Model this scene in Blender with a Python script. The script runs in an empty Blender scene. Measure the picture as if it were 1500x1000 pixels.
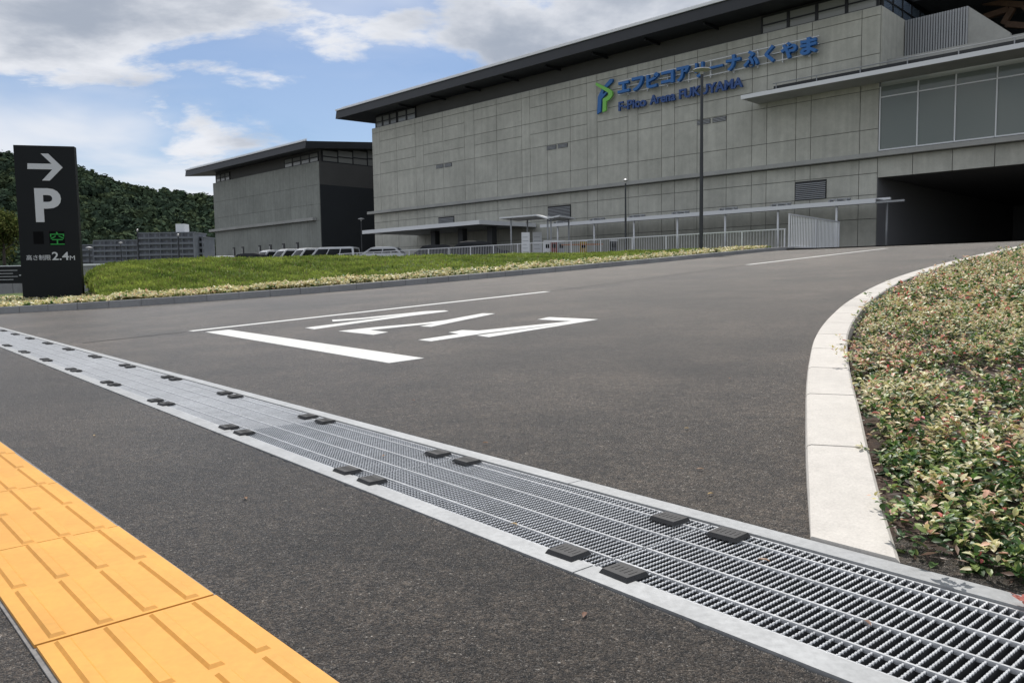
import bpy, bmesh, math, random
import numpy as np
from mathutils import Matrix, Vector
from mathutils.geometry import tessellate_polygon

random.seed(7)
RNG = np.random.default_rng(11)
SC = bpy.context.scene
COL = SC.collection

# ------------------------------------------------------------------ camera
CAM_H, PITCH, ROLL, FPX = 0.6, 0.0815, -0.0151, 1153.35
CR, CU = np.array([1, 0, 0.]), np.array([0, math.sin(PITCH), math.cos(PITCH)])
CF = np.array([0, math.cos(PITCH), -math.sin(PITCH)])
CR, CU = math.cos(ROLL) * CR + math.sin(ROLL) * CU, -math.sin(ROLL) * CR + math.cos(ROLL) * CU
CO = np.array([0, 0, CAM_H])
cd = bpy.data.cameras.new('camera')
cam = bpy.data.objects.new('camera', cd)
COL.objects.link(cam)
cd.sensor_fit, cd.sensor_width = 'HORIZONTAL', 36.0
cd.lens = 36.0 * FPX / 1500.0
cd.clip_start, cd.clip_end = 0.05, 6000.0
cam.matrix_world = Matrix(((CR[0], CU[0], -CF[0], CO[0]), (CR[1], CU[1], -CF[1], CO[1]),
                           (CR[2], CU[2], -CF[2], CO[2]), (0, 0, 0, 1)))
SC.camera = cam

# ------------------------------------------------------------------ light
SUN_EL, SUN_AZ = math.radians(58), math.radians(4)      # azimuth clockwise from +Y
world = bpy.data.worlds.new('World')
SC.world = world
world.use_nodes = True


def build_world():
    nt = world.node_tree
    nt.nodes.clear()
    N = lambda t: nt.nodes.new(t)
    L = nt.links.new
    out, bg = N('ShaderNodeOutputWorld'), N('ShaderNodeBackground')
    sky = N('ShaderNodeTexSky')
    sky.sky_type = 'NISHITA'
    sky.sun_disc = False
    sky.sun_elevation, sky.sun_rotation = SUN_EL, SUN_AZ
    sky.air_density, sky.dust_density, sky.ozone_density = 1.0, 0.6, 1.4
    tc, sep = N('ShaderNodeTexCoord'), N('ShaderNodeSeparateXYZ')
    L(tc.outputs['Generated'], sep.inputs[0])

    def math_(op, a, b=None, c=None):
        m = N('ShaderNodeMath')
        m.operation = op
        for i, s in enumerate((a, b, c)):
            if s is None:
                continue
            if isinstance(s, (int, float)):
                m.inputs[i].default_value = s
            else:
                L(s, m.inputs[i])
        return m.outputs[0]
    zz = math_('ADD', math_('MAXIMUM', sep.outputs[2], 0.0), 0.16)
    comb = N('ShaderNodeCombineXYZ')
    L(math_('DIVIDE', sep.outputs[0], zz), comb.inputs[0])
    L(math_('DIVIDE', sep.outputs[1], zz), comb.inputs[1])

    def noise(scale, det, rough, off, dist=0.0):
        mp = N('ShaderNodeMapping')
        L(comb.outputs[0], mp.inputs[0])
        mp.inputs['Location'].default_value = off
        n = N('ShaderNodeTexNoise')
        L(mp.outputs[0], n.inputs['Vector'])
        n.inputs['Scale'].default_value = scale
        n.inputs['Detail'].default_value = det
        n.inputs['Roughness'].default_value = rough
        n.inputs['Distortion'].default_value = dist
        return n.outputs[0]

    def ramp(f, a, b):
        m = N('ShaderNodeMapRange')
        m.interpolation_type = 'SMOOTHSTEP'
        L(f, m.inputs[0])
        m.inputs[1].default_value, m.inputs[2].default_value = a, b
        return m.outputs[0]
    n1 = noise(0.9, 10, 0.58, CLOUD_OFF, 0.35)
    n2 = noise(0.75, 5, 0.5, (CLOUD_OFF[0] + VEIL_OFF[0], CLOUD_OFF[1] + VEIL_OFF[1], 0), 0.4)
    n3 = noise(0.55, 4, 0.5, (CLOUD_OFF[0] + 9.1, CLOUD_OFF[1] - 3.2, 0))
    # a bank of cumulus overhead, a clearer belt below it, thin veil towards the horizon
    hi = ramp(sep.outputs[2], 0.185, 0.29)
    lo = math_('SUBTRACT', 1.0, ramp(sep.outputs[2], 0.10, 0.25))
    n1 = math_('ADD', n1, math_('MULTIPLY', math_("SUBTRACT", hi, 0.40), 0.17))
    n2 = math_('ADD', n2, math_('MULTIPLY', lo, 0.16))
    cover = ramp(n1, 0.475, 0.545)
    veil = ramp(n2, 0.46, 0.70)
    dens = math_('MAXIMUM', cover, math_('MULTIPLY', veil, 0.88))
    dens = math_('ADD', math_('MULTIPLY', dens, 0.88), 0.12)
    n4 = noise(2.6, 6, 0.55, (CLOUD_OFF[0] + 2.1, CLOUD_OFF[1] + 7.7, 0), 0.3)
    thick = ramp(math_('ADD', math_('ADD', math_('MULTIPLY', n1, 0.75), math_('MULTIPLY', n3, 0.35)), math_('MULTIPLY', n4, 0.40)), 0.72, 0.95)
    # thick cloud seen overhead is grey, thin cloud is white
    mixc = N('ShaderNodeMix')
    mixc.data_type = 'RGBA'
    L(thick, mixc.inputs[0])
    mixc.inputs[6].default_value = (8.8, 9.0, 9.5, 1)
    mixc.inputs[7].default_value = (4.0, 4.5, 5.4, 1)
    skyg = N('ShaderNodeMix')
    skyg.data_type = 'RGBA'
    skyg.blend_type = 'MULTIPLY'
    skyg.inputs[0].default_value = 1.0
    L(sky.outputs[0], skyg.inputs[6])
    skyg.inputs[7].default_value = (0.82, 0.92, 1.06, 1)
    mx = N('ShaderNodeMix')
    mx.data_type = 'RGBA'
    L(dens, mx.inputs[0])
    L(skyg.outputs[2], mx.inputs[6])
    L(mixc.outputs[2], mx.inputs[7])
    L(mx.outputs[2], bg.inputs[0])
    bg.inputs[1].default_value = 0.097
    L(bg.outputs[0], out.inputs[0])


VEIL_OFF = (3.7, -2.0)
CLOUD_OFF = (6.3, 1.2, 0.0)
build_world()
sl = bpy.data.lights.new('sun', 'SUN')
sl.energy, sl.angle, sl.color = 4.0, math.radians(0.55), (1.0, 0.955, 0.9)
sun = bpy.data.objects.new('sun', sl)
COL.objects.link(sun)
sdir = Vector((math.sin(SUN_AZ) * math.cos(SUN_EL), math.cos(SUN_AZ) * math.cos(SUN_EL), math.sin(SUN_EL)))
sun.rotation_euler = (-sdir).to_track_quat('-Z', 'Y').to_euler()
sun.location = (0, 30, 60)
vs = SC.view_settings
vs.view_transform, vs.look, vs.exposure, vs.gamma = 'Standard', 'None', 0.0, 1.0
vs.use_curve_mapping = False
SC.render.engine = 'CYCLES'
SC.cycles.use_denoising = True
SC.cycles.max_bounces = 6
SC.cycles.transparent_max_bounces = 8


# ------------------------------------------------------------------ pixel to direction helpers
def ray(x, y):
    d = CR * (x - 750) / FPX + CU * (500 - y) / FPX + CF
    return d / np.linalg.norm(d)


def at_depth(x, y, Y):
    d = ray(x, y)
    return CO + d * (Y / d[1])


def on_plane(x, y, P, n):
    d = ray(x, y)
    return CO + d * (((np.asarray(P) - CO) @ n) / (d @ n))


# driveway frame: v runs along the street drain, u runs up the driveway
A = 0.698
EU, EV = np.array([math.cos(A), math.sin(A), 0.]), np.array([-math.sin(A), math.cos(A), 0.])
SLOPE, U0 = 0.0562, 1.61
LOT = 1.60
ROADN = np.array([0, 0, 1.]) - SLOPE * EU


def road_z(u):
    u = np.asarray(u, float)
    z = SLOPE * np.maximum(u - U0, 0)
    k = 0.10                                             # rounded crest into the level forecourt
    return -k * np.log(np.exp(-z / k) + np.exp(-(LOT + 0.02) / k)) * (z > 0.9) + z * (z <= 0.9)


def uv(u, v, dz=0.0):
    return EU * u + EV * v + np.array([0, 0, float(road_z(u)) + dz])


def px_road(x, y, dz=0.0):
    return on_plane(x, y, EU * U0, ROADN) + np.array([0, 0, dz])


# building frame: t runs along the facade (towards the far end), w comes out of it
BT = 0.7916
BV, BN = np.array([-math.sin(BT), math.cos(BT), 0.]), np.array([math.cos(BT), math.sin(BT), 0.])
PC = np.array([20.283, 44.0, 0.])


def fac(t, w, z):
    return PC + BV * t - BN * w + np.array([0, 0, z])


def px_fac(x, y, w=0.0):
    Q = on_plane(x, y, PC - BN * w, BN)
    return (Q - PC) @ BV, Q[2]


# ------------------------------------------------------------------ materials
def mat(name, col, rough=0.7, metal=0.0, noise=None, bump=None, spec=0.5, objvar=0.0, extra=None):
    m = bpy.data.materials.new(name)
    m.use_nodes = True
    nt = m.node_tree
    b = nt.nodes['Principled BSDF']
    N, L = nt.nodes.new, nt.links.new
    b.inputs['Base Color'].default_value = (*col, 1)
    b.inputs['Roughness'].default_value = rough
    b.inputs['Metallic'].default_value = metal
    b.inputs['Specular IOR Level'].default_value = spec
    geo = N('ShaderNodeNewGeometry')
    cur = None

    def nz(scale, det=6, rg=0.6):
        n = N('ShaderNodeTexNoise')
        L(geo.outputs['Position'], n.inputs['Vector'])
        n.inputs['Scale'].default_value = scale
        n.inputs['Detail'].default_value = det
        n.inputs['Roughness'].default_value = rg
        return n
    if noise:
        prev = None
        for (scale, lo, hi) in noise:
            n = nz(scale)
            mr = N('ShaderNodeMapRange')
            L(n.outputs[0], mr.inputs[0])
            mr.inputs[1].default_value, mr.inputs[2].default_value = 0.3, 0.7
            mr.inputs[3].default_value, mr.inputs[4].default_value = lo, hi
            if prev is None:
                prev = mr.outputs[0]
            else:
                mm = N('ShaderNodeMath')
                mm.operation = 'MULTIPLY'
                L(prev, mm.inputs[0])
                L(mr.outputs[0], mm.inputs[1])
                prev = mm.outputs[0]
        cur = prev
    if objvar:
        oi = N('ShaderNodeObjectInfo')
        mr = N('ShaderNodeMapRange')
        L(oi.outputs['Random'], mr.inputs[0])
        mr.inputs[3].default_value, mr.inputs[4].default_value = 1 - objvar, 1 + objvar
        if cur is None:
            cur = mr.outputs[0]
        else:
            mm = N('ShaderNodeMath')
            mm.operation = 'MULTIPLY'
            L(cur, mm.inputs[0])
            L(mr.outputs[0], mm.inputs[1])
            cur = mm.outputs[0]
    if cur is not None:
        vm = N('ShaderNodeVectorMath')
        vm.operation = 'SCALE'
        vm.inputs[0].default_value = col
        L(cur, vm.inputs['Scale'])
        L(vm.outputs[0], b.inputs['Base Color'])
    if bump:
        scale, strength, dist = bump
        n = nz(scale, 5, 0.7)
        bp = N('ShaderNodeBump')
        bp.inputs['Strength'].default_value = strength
        bp.inputs['Distance'].default_value = dist
        L(n.outputs[0], bp.inputs['Height'])
        L(bp.outputs[0], b.inputs['Normal'])
    if extra:
        extra(nt, b, geo)
    return m


def asphalt_extra(nt, b, geo, gain=1.0):
    """aggregate: voronoi stones, a few pale ones, broad worn patches"""
    N, L = nt.nodes.new, nt.links.new
    vo = N('ShaderNodeTexVoronoi')
    vo.inputs['Scale'].default_value = 270
    L(geo.outputs['Position'], vo.inputs['Vector'])
    sepc = N('ShaderNodeSeparateColor')
    L(vo.outputs['Color'], sepc.inputs[0])
    cr = N('ShaderNodeValToRGB')
    L(sepc.outputs[0], cr.inputs[0])
    e = cr.color_ramp.elements
    e[0].position, e[0].color = 0.0, (0.009, 0.0071, 0.0053, 1)
    e[1].position, e[1].color = 0.75, (0.066, 0.0515, 0.0385, 1)
    for p, c in ((0.96, (0.092, 0.075, 0.058, 1)), (0.992, (0.13, 0.117, 0.10, 1)), (1.0, (0.32, 0.295, 0.26, 1))):
        x = e.new(p)
        x.color = c
    fac_ = None
    for sc, lo, hi in ((0.35, 0.72, 1.28), (1.8, 0.85, 1.15), (24.0, 0.62, 1.38), (75.0, 0.45, 1.50)):
        n = N('ShaderNodeTexNoise')
        n.inputs['Scale'].default_value = sc
        n.inputs['Detail'].default_value = 5
        L(geo.outputs['Position'], n.inputs['Vector'])
        mr = N('ShaderNodeMapRange')
        L(n.outputs[0], mr.inputs[0])
        mr.inputs[1].default_value, mr.inputs[2].default_value = 0.3, 0.7
        mr.inputs[3].default_value, mr.inputs[4].default_value = lo, hi
        if fac_ is None:
            fac_ = mr.outputs[0]
        else:
            mm = N('ShaderNodeMath')
            mm.operation = 'MULTIPLY'
            L(fac_, mm.inputs[0])
            L(mr.outputs[0], mm.inputs[1])
            fac_ = mm.outputs[0]
    # damp-looking stains and worn lighter areas with soft irregular outlines
    for sc, a_, b_, lo, hi, off in ((0.45, .46, .60, 1.0, .68, 3.0), (1.3, .50, .62, 1.0, .76, 11.0), (0.7, .48, .62, 1.0, 1.32, 23.0), (7.0, .56, .66, 1.0, .72, 31.0)):
        ad0 = N('ShaderNodeVectorMath')
        ad0.inputs[1].default_value = (off, off * .7, 0)
        L(geo.outputs['Position'], ad0.inputs[0])
        n = N('ShaderNodeTexNoise')
        n.inputs['Scale'].default_value = sc
        n.inputs['Detail'].default_value = 8
        n.inputs['Roughness'].default_value = .62
        L(ad0.outputs[0], n.inputs['Vector'])
        mr = N('ShaderNodeMapRange')
        mr.interpolation_type = 'SMOOTHSTEP'
        L(n.outputs[0], mr.inputs[0])
        for q, val in enumerate((a_, b_, lo, hi)):
            mr.inputs[q + 1].default_value = val
        mm = N('ShaderNodeMath')
        mm.operation = 'MULTIPLY'
        L(fac_, mm.inputs[0])
        L(mr.outputs[0], mm.inputs[1])
        fac_ = mm.outputs[0]
    mg = N('ShaderNodeMath')
    mg.operation = 'MULTIPLY'
    mg.inputs[1].default_value = gain
    L(fac_, mg.inputs[0])
    vm = N('ShaderNodeVectorMath')
    vm.operation = 'SCALE'
    L(cr.outputs[0], vm.inputs[0])
    L(mg.outputs[0], vm.inputs['Scale'])
    L(vm.outputs[0], b.inputs['Base Color'])
    inv = N('ShaderNodeMath')
    inv.operation = 'SUBTRACT'
    inv.inputs[0].default_value = 1.0
    L(vo.outputs['Distance'], inv.inputs[1])
    n2 = N('ShaderNodeTexNoise')
    n2.inputs['Scale'].default_value = 90
    L(geo.outputs['Position'], n2.inputs['Vector'])
    ad = N('ShaderNodeMath')
    L(inv.outputs[0], ad.inputs[0])
    L(n2.outputs[0], ad.inputs[1])
    bp = N('ShaderNodeBump')
    bp.inputs['Strength'].default_value = 0.9
    bp.inputs['Distance'].default_value = 0.006
    L(ad.outputs[0], bp.inputs['Height'])
    L(bp.outputs[0], b.inputs['Normal'])


def streaks(nt, b, geo):
    """faint rain streaks running down the concrete"""
    N, L = nt.nodes.new, nt.links.new
    src = b.inputs['Base Color'].links[0].from_socket
    mp = N('ShaderNodeMapping')
    mp.inputs['Scale'].default_value = (2.2, 2.2, .12)
    L(geo.outputs['Position'], mp.inputs[0])
    n = N('ShaderNodeTexNoise')
    n.inputs['Scale'].default_value = 1.6
    n.inputs['Detail'].default_value = 6
    L(mp.outputs[0], n.inputs['Vector'])
    mr = N('ShaderNodeMapRange')
    L(n.outputs[0], mr.inputs[0])
    for q, val in enumerate((.38, .70, 1.03, .90)):
        mr.inputs[q + 1].default_value = val
    vm = N('ShaderNodeVectorMath')
    vm.operation = 'SCALE'
    L(src, vm.inputs[0])
    L(mr.outputs[0], vm.inputs['Scale'])
    L(vm.outputs[0], b.inputs['Base Color'])


def leaf_mat(name, rough=0.5, trans=0.35, spec=0.4):
    m = bpy.data.materials.new(name)
    m.use_nodes = True
    nt = m.node_tree
    b = nt.nodes['Principled BSDF']
    N, L = nt.nodes.new, nt.links.new
    at = N('ShaderNodeAttribute')
    at.attribute_name = 'Col'
    L(at.outputs['Color'], b.inputs['Base Color'])
    b.inputs['Roughness'].default_value = rough
    b.inputs['Specular IOR Level'].default_value = spec
    tr = N('ShaderNodeBsdfTranslucent')
    L(at.outputs['Color'], tr.inputs[0])
    mx = N('ShaderNodeMixShader')
    mx.inputs[0].default_value = trans
    L(b.outputs[0], mx.inputs[1])
    L(tr.outputs[0], mx.inputs[2])
    L(mx.outputs[0], nt.nodes['Material Output'].inputs[0])
    return m


def glass_mat(name, col, alpha, rough=0.06):
    m = mat(name, col, rough, spec=0.6)
    m.node_tree.nodes['Principled BSDF'].inputs['Alpha'].default_value = alpha
    return m


def emit_mat(name, col, s):
    m = mat(name, col, 0.6)
    b = m.node_tree.nodes['Principled BSDF']
    b.inputs['Emission Color'].default_value = (*col, 1)
    b.inputs['Emission Strength'].default_value = s
    return m


M = dict(
    asphalt=mat('asphalt', (0.05, 0.048, 0.045), 0.41, spec=0.60, extra=asphalt_extra),
    road=mat('driveway_asphalt', (0.05, 0.048, 0.045), 0.41, spec=0.62, extra=lambda nt, b, geo: asphalt_extra(nt, b, geo, 1.42)),
    seam=mat('seam', (0.018, 0.017, 0.017), 0.6),
    lot=mat('lot_asphalt', (0.06, 0.058, 0.056), 0.8, noise=[(0.3, .8, 1.2), (30, .8, 1.2)]),
    ground=mat('ground', (0.09, 0.1, 0.06), 0.95, noise=[(0.05, .7, 1.3)]),
    paint=mat('road_paint', (0.70, 0.70, 0.67), 0.6, noise=[(1.5, .90, 1.05), (40, .86, 1.06), (170, .74, 1.10)], bump=(180, 0.4, 0.002)),
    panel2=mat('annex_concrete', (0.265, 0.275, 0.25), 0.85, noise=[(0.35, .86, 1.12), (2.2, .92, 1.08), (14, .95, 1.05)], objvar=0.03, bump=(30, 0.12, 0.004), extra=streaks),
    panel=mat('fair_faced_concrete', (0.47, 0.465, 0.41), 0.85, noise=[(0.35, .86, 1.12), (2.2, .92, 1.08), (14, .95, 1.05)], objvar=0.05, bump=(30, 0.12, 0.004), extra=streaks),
    joint=mat('panel_joint', (0.19, 0.19, 0.18), 0.9),
    ledge=mat('ledge_concrete', (0.36, 0.36, 0.34), 0.8, noise=[(0.8, .88, 1.1), (9, .95, 1.05)]),
    kerb=mat('kerb_concrete', (0.56, 0.53, 0.485), 0.85, noise=[(1.4, .92, 1.06), (22, .93, 1.06), (160, .86, 1.08)], objvar=0.03, bump=(220, 0.25, 0.002)),
    kerb2=mat('grey_kerb_concrete', (0.31, 0.31, 0.31), 0.85, noise=[(1.4, .85, 1.1), (22, .9, 1.08)], objvar=0.05, bump=(200, 0.25, 0.002)),
    roof=mat('roof_metal', (0.011, 0.013, 0.016), 0.5, noise=[(0.6, .85, 1.15)]),
    soffit=mat('roof_soffit', (0.03, 0.032, 0.035), 0.7),
    upper=mat('upper_wall_panel', (0.075, 0.074, 0.07), 0.7, noise=[(0.4, .9, 1.1)]),
    edge=mat('roof_edge_metal', (0.82, 0.83, 0.84), 0.4, 0.0),
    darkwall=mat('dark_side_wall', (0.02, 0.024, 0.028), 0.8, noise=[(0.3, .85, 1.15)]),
    frame=mat('dark_frame', (0.008, 0.009, 0.011), 0.5),
    pane=mat('clerestory_pane', (0.22, 0.225, 0.21), 0.12, spec=0.5, objvar=0.25),
    glass=glass_mat('curtain_glass', (0.25, 0.285, 0.265), 0.62),
    blueglass=mat('blue_glass', (0.28, 0.36, 0.47), 0.06, 0.6, spec=0.9),
    room=mat('interior', (0.34, 0.36, 0.33), 0.9),
    garage=mat('garage_interior', (0.2, 0.2, 0.205), 0.9),
    steel=mat('white_painted_steel', (0.74, 0.75, 0.76), 0.45, 0.0),
    greysteel=mat('grey_steel', (0.33, 0.34, 0.35), 0.5, 0.3),
    galv=mat('galvanised_steel', (0.60, 0.61, 0.62), 0.38, 0.4, noise=[(60, .82, 1.1), (9, .88, 1.1)], objvar=0.05),
    galvf=mat('galvanised_frame', (0.37, 0.38, 0.385), 0.5, 0.25, noise=[(70, .84, 1.1), (6, .85, 1.1)], objvar=0.04, bump=(240, 0.15, 0.001)),
    bar_shade=mat('shaded_bar_side', (0.055, 0.057, 0.06), 0.75, 0.1, noise=[(50, .7, 1.3)]),  # shade of the gaps put into the colour of the bar sides
    rubber=mat('black_rubber', (0.022, 0.022, 0.023), 0.6, noise=[(40, .8, 1.3)]),
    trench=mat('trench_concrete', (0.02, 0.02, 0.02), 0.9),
    yellow=mat('tactile_yellow', (0.70, 0.345, 0.062), 0.62, noise=[(1.1, .90, 1.06), (4.5, .90, 1.05), (60, .93, 1.05)], objvar=0.025, bump=(150, 0.15, 0.001)),
    mortar=mat('mortar', (0.22, 0.215, 0.21), 0.9, noise=[(60, .7, 1.2)]),
    soil=mat('mulch_soil', (0.075, 0.05, 0.037), 0.95, noise=[(8, .7, 1.3), (70, .5, 1.5)], bump=(45, 1.0, 0.02)),
    turf=mat('turf_soil', (0.075, 0.11, 0.025), 0.95, noise=[(1.2, .75, 1.25), (12, .7, 1.3)], bump=(10, 0.6, 0.05)),
    black=mat('pylon_panel', (0.005, 0.0068, 0.0078), 0.5, noise=[(2, .9, 1.1)], spec=0.25),
    blackscreen=mat('display_off', (0.0022, 0.0024, 0.0028), 0.6, spec=0.1),
    white=mat('sign_lettering', (0.62, 0.63, 0.64), 0.5),
    led=emit_mat('green_led', (0.015, 0.26, 0.04), 0.09),
    blue=mat('sign_blue', (0.016, 0.14, 0.42), 0.45),
    blued=mat('sign_deep_blue', (0.016, 0.07, 0.25), 0.45),
    green=mat('sign_green', (0.20, 0.56, 0.09), 0.45),
    pole=mat('dark_pole', (0.045, 0.048, 0.052), 0.45, 0.3),
    lampc=mat('lamp_cap', (0.5, 0.5, 0.5), 0.4, 0.2),
    lampg=mat('lamp_diffuser', (0.42, 0.42, 0.40), 0.4),
    wood=mat('timber_brace', (0.13, 0.072, 0.04), 0.6, noise=[(6, .8, 1.2)]),
    leaf=leaf_mat('leaf', 0.42, 0.3),
    grassm=leaf_mat('grass_blade', 0.6, 0.3, 0.2),
    forest=leaf_mat('forest_leaf', 1.0, 0.1, 0.0),
    bark=mat('bark', (0.06, 0.05, 0.04), 0.9, noise=[(6, .7, 1.3)]),
    flat=mat('far_flats', (0.17, 0.18, 0.205), 0.85, noise=[(0.4, .9, 1.1)]),
    flatd=mat('far_windows', (0.085, 0.09, 0.105), 0.4),
    boardw=mat('white_board', (0.72, 0.73, 0.74), 0.5),
    orange=mat('orange_plastic', (0.35, 0.13, 0.04), 0.5),
    red=mat('red_plastic', (0.22, 0.05, 0.04), 0.5),
    yel=mat('yellow_case', (0.42, 0.29, 0.07), 0.5),
    carw=mat('white_car_paint', (0.74, 0.75, 0.76), 0.4, spec=0.4),
    carb=mat('black_car_paint', (0.012, 0.013, 0.016), 0.45, spec=0.4),
    carg=mat('silver_car_paint', (0.55, 0.56, 0.57), 0.4, 0.0),
    carglass=mat('car_glass', (0.015, 0.018, 0.02), 0.3, spec=0.4),
    tyre=mat('tyre', (0.02, 0.02, 0.02), 0.8),
    rim=mat('rim', (0.45, 0.46, 0.47), 0.35, 0.8),
    headl=mat('headlight', (0.7, 0.72, 0.75), 0.1),
)


# ------------------------------------------------------------------ mesh helpers
class MB:
    def __init__(self):
        self.v, self.f = [], []

    def add(self, verts, faces):
        b = len(self.v)
        self.v += [tuple(map(float, p)) for p in verts]
        self.f += [tuple(b + i for i in f) for f in faces]
        return self

    def hexa(self, p):                                   # 8 points: bottom ring, top ring
        return self.add(p, [(0, 1, 2, 3), (7, 6, 5, 4), (0, 4, 5, 1), (1, 5, 6, 2), (2, 6, 7, 3), (3, 7, 4, 0)])

    def fbox(self, t0, t1, w0, w1, z0, z1):              # box in the facade frame
        return self.hexa([fac(t0, w0, z0), fac(t1, w0, z0), fac(t1, w1, z0), fac(t0, w1, z0),
                          fac(t0, w0, z1), fac(t1, w0, z1), fac(t1, w1, z1), fac(t0, w1, z1)])

    def obox(self, o, ex, ey, ez):                       # box from a corner and three edges
        o, ex, ey, ez = map(np.asarray, (o, ex, ey, ez))
        return self.hexa([o, o + ex, o + ex + ey, o + ey, o + ez, o + ex + ez, o + ex + ey + ez, o + ey + ez])

    def box(self, x0, x1, y0, y1, z0, z1):
        return self.obox((x0, y0, z0), (x1 - x0, 0, 0), (0, y1 - y0, 0), (0, 0, z1 - z0))

    def bar(self, a, b, w, hgt, up=(0, 0, 1)):           # rectangular bar from a to b
        a, b, up = np.asarray(a, float), np.asarray(b, float), np.asarray(up, float)
        d = (b - a) / np.linalg.norm(b - a)
        s = np.cross(d, up)
        s = s / np.linalg.norm(s)
        n = np.cross(s, d)
        o = a - s * w / 2 - n * hgt / 2
        return self.obox(o, b - a, s * w, n * hgt)

    def tube(self, a, b, r0, r1=None, n=10):
        a, b = np.asarray(a, float), np.asarray(b, float)
        r1 = r0 if r1 is None else r1
        d = (b - a) / np.linalg.norm(b - a)
        s = np.cross(d, (0, 0, 1) if abs(d[2]) < .9 else (1, 0, 0))
        s /= np.linalg.norm(s)
        q = np.cross(d, s)
        vs_ = []
        for P, r in ((a, r0), (b, r1)):
            for k in range(n):
                an = 2 * math.pi * k / n
                vs_.append(P + r * (math.cos(an) * s + math.sin(an) * q))
        fs = [(k, (k + 1) % n, n + (k + 1) % n, n + k) for k in range(n)] + [tuple(range(n))[::-1], tuple(range(n, 2 * n))]
        return self.add(vs_, fs)

    def lathe(self, c, prof, n=16):                      # prof: (radius, z)
        c = np.asarray(c, float)
        vs_ = [c + (r * math.cos(2 * math.pi * k / n), r * math.sin(2 * math.pi * k / n), z) for r, z in prof for k in range(n)]
        fs = []
        for j in range(len(prof) - 1):
            for k in range(n):
                fs.append((j * n + k, j * n + (k + 1) % n, (j + 1) * n + (k + 1) % n, (j + 1) * n + k))
        fs += [tuple(range(n))[::-1], tuple(range((len(prof) - 1) * n, len(prof) * n))]
        return self.add(vs_, fs)

    def poly(self, pts, thick):                          # flat polygon (any plane), extruded up
        pts = [np.asarray(p, float) for p in pts]
        tri = tessellate_polygon([[Vector(p) for p in pts]])
        n = len(pts)
        low = [p - np.array([0, 0, thick]) for p in pts]
        fs = [tuple(t) for t in tri] + [(i, (i + 1) % n, n + (i + 1) % n, n + i) for i in range(n)]
        return self.add(pts + low, fs)


ORIGIN = {}


def tag(o, label=None, cat=None, group=None, kind=None):
    for k, x in (('label', label), ('category', cat), ('group', group), ('kind', kind)):
        if x:
            o[k] = x
    return o


def link(name, me, parent=None, loc=(0, 0, 0)):
    o = bpy.data.objects.new(name, me)
    COL.objects.link(o)
    o.location = loc
    if parent is not None:
        o.parent = parent
    return o


def thing(name, loc, label, cat, group=None):
    o = link(name, None, None, tuple(float(x) for x in loc))
    o.empty_display_size = 0.3
    ORIGIN[o.name] = np.asarray(loc, float)
    return tag(o, label, cat, group)


def build(mb, name, material, parent=None, smooth=False, kind=None, recalc=True):
    """link the collected shape as one mesh; top-level ones get their origin at their base"""
    v = np.array(mb.v, float)
    if parent is not None:
        org = ORIGIN[parent.name]
        loc = (0, 0, 0)
    else:
        org = np.array([(v[:, 0].min() + v[:, 0].max()) / 2, (v[:, 1].min() + v[:, 1].max()) / 2, v[:, 2].min()])
        loc = tuple(org)
    me = bpy.data.meshes.new(name)
    me.from_pydata([tuple(p) for p in v - org], [], mb.f)
    if recalc:
        bm = bmesh.new()
        bm.from_mesh(me)
        bmesh.ops.recalc_face_normals(bm, faces=bm.faces)
        bm.to_mesh(me)
        bm.free()
    if smooth:
        me.polygons.foreach_set('use_smooth', [True] * len(me.polygons))
    me.materials.append(material)
    o = link(name, me, parent, loc)
    ORIGIN[o.name] = org
    if kind:
        o['kind'] = kind
    return o


def fast(name, V, F, colors, material, parent=None, kind='stuff', smooth=False):
    """big mesh from arrays: V (n,3), F list of (m,k) index arrays, colors per vertex (n,3)"""
    V = np.asarray(V, float)
    org = np.array([V[:, 0].mean(), V[:, 1].mean(), V[:, 2].min()]) if parent is None else ORIGIN[parent.name]
    me = bpy.data.meshes.new(name)
    me.vertices.add(len(V))
    me.vertices.foreach_set('co', (V - org).astype(np.float32).ravel())
    idx = np.concatenate([f.ravel() for f in F]).astype(np.int32)
    tot = np.concatenate([np.full(len(f), f.shape[1]) for f in F]).astype(np.int32)
    st = np.concatenate([[0], np.cumsum(tot)[:-1]]).astype(np.int32)
    me.loops.add(len(idx))
    me.loops.foreach_set('vertex_index', idx)
    me.polygons.add(len(tot))
    me.polygons.foreach_set('loop_start', st)
    me.polygons.foreach_set('loop_total', tot)
    if smooth:
        me.polygons.foreach_set('use_smooth', np.ones(len(tot), bool))
    me.update(calc_edges=True)
    if colors is not None:
        ca = me.color_attributes.new('Col', 'FLOAT_COLOR', 'POINT')
        ca.data.foreach_set('color', np.concatenate([colors, np.ones((len(V), 1))], 1).astype(np.float32).ravel())
    me.materials.append(material)
    o = link(name, me, parent, (0, 0, 0) if parent is not None else tuple(org))
    ORIGIN[o.name] = org
    if kind:
        o['kind'] = kind
    return o


def instance(me, name, parent, loc, rot=None):
    o = bpy.data.objects.new(name, me)
    COL.objects.link(o)
    o.parent = parent
    o.location = tuple(np.asarray(loc, float) - ORIGIN[parent.name])
    if rot is not None:
        o.rotation_euler = rot
    return o


def mesh_only(mb, name, material, smooth=False):
    me = bpy.data.meshes.new(name)
    me.from_pydata(mb.v, [], mb.f)
    bm = bmesh.new()
    bm.from_mesh(me)
    bmesh.ops.recalc_face_normals(bm, faces=bm.faces)
    bm.to_mesh(me)
    bm.free()
    if smooth:
        me.polygons.foreach_set('use_smooth', [True] * len(me.polygons))
    me.materials.append(material)
    return me


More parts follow.
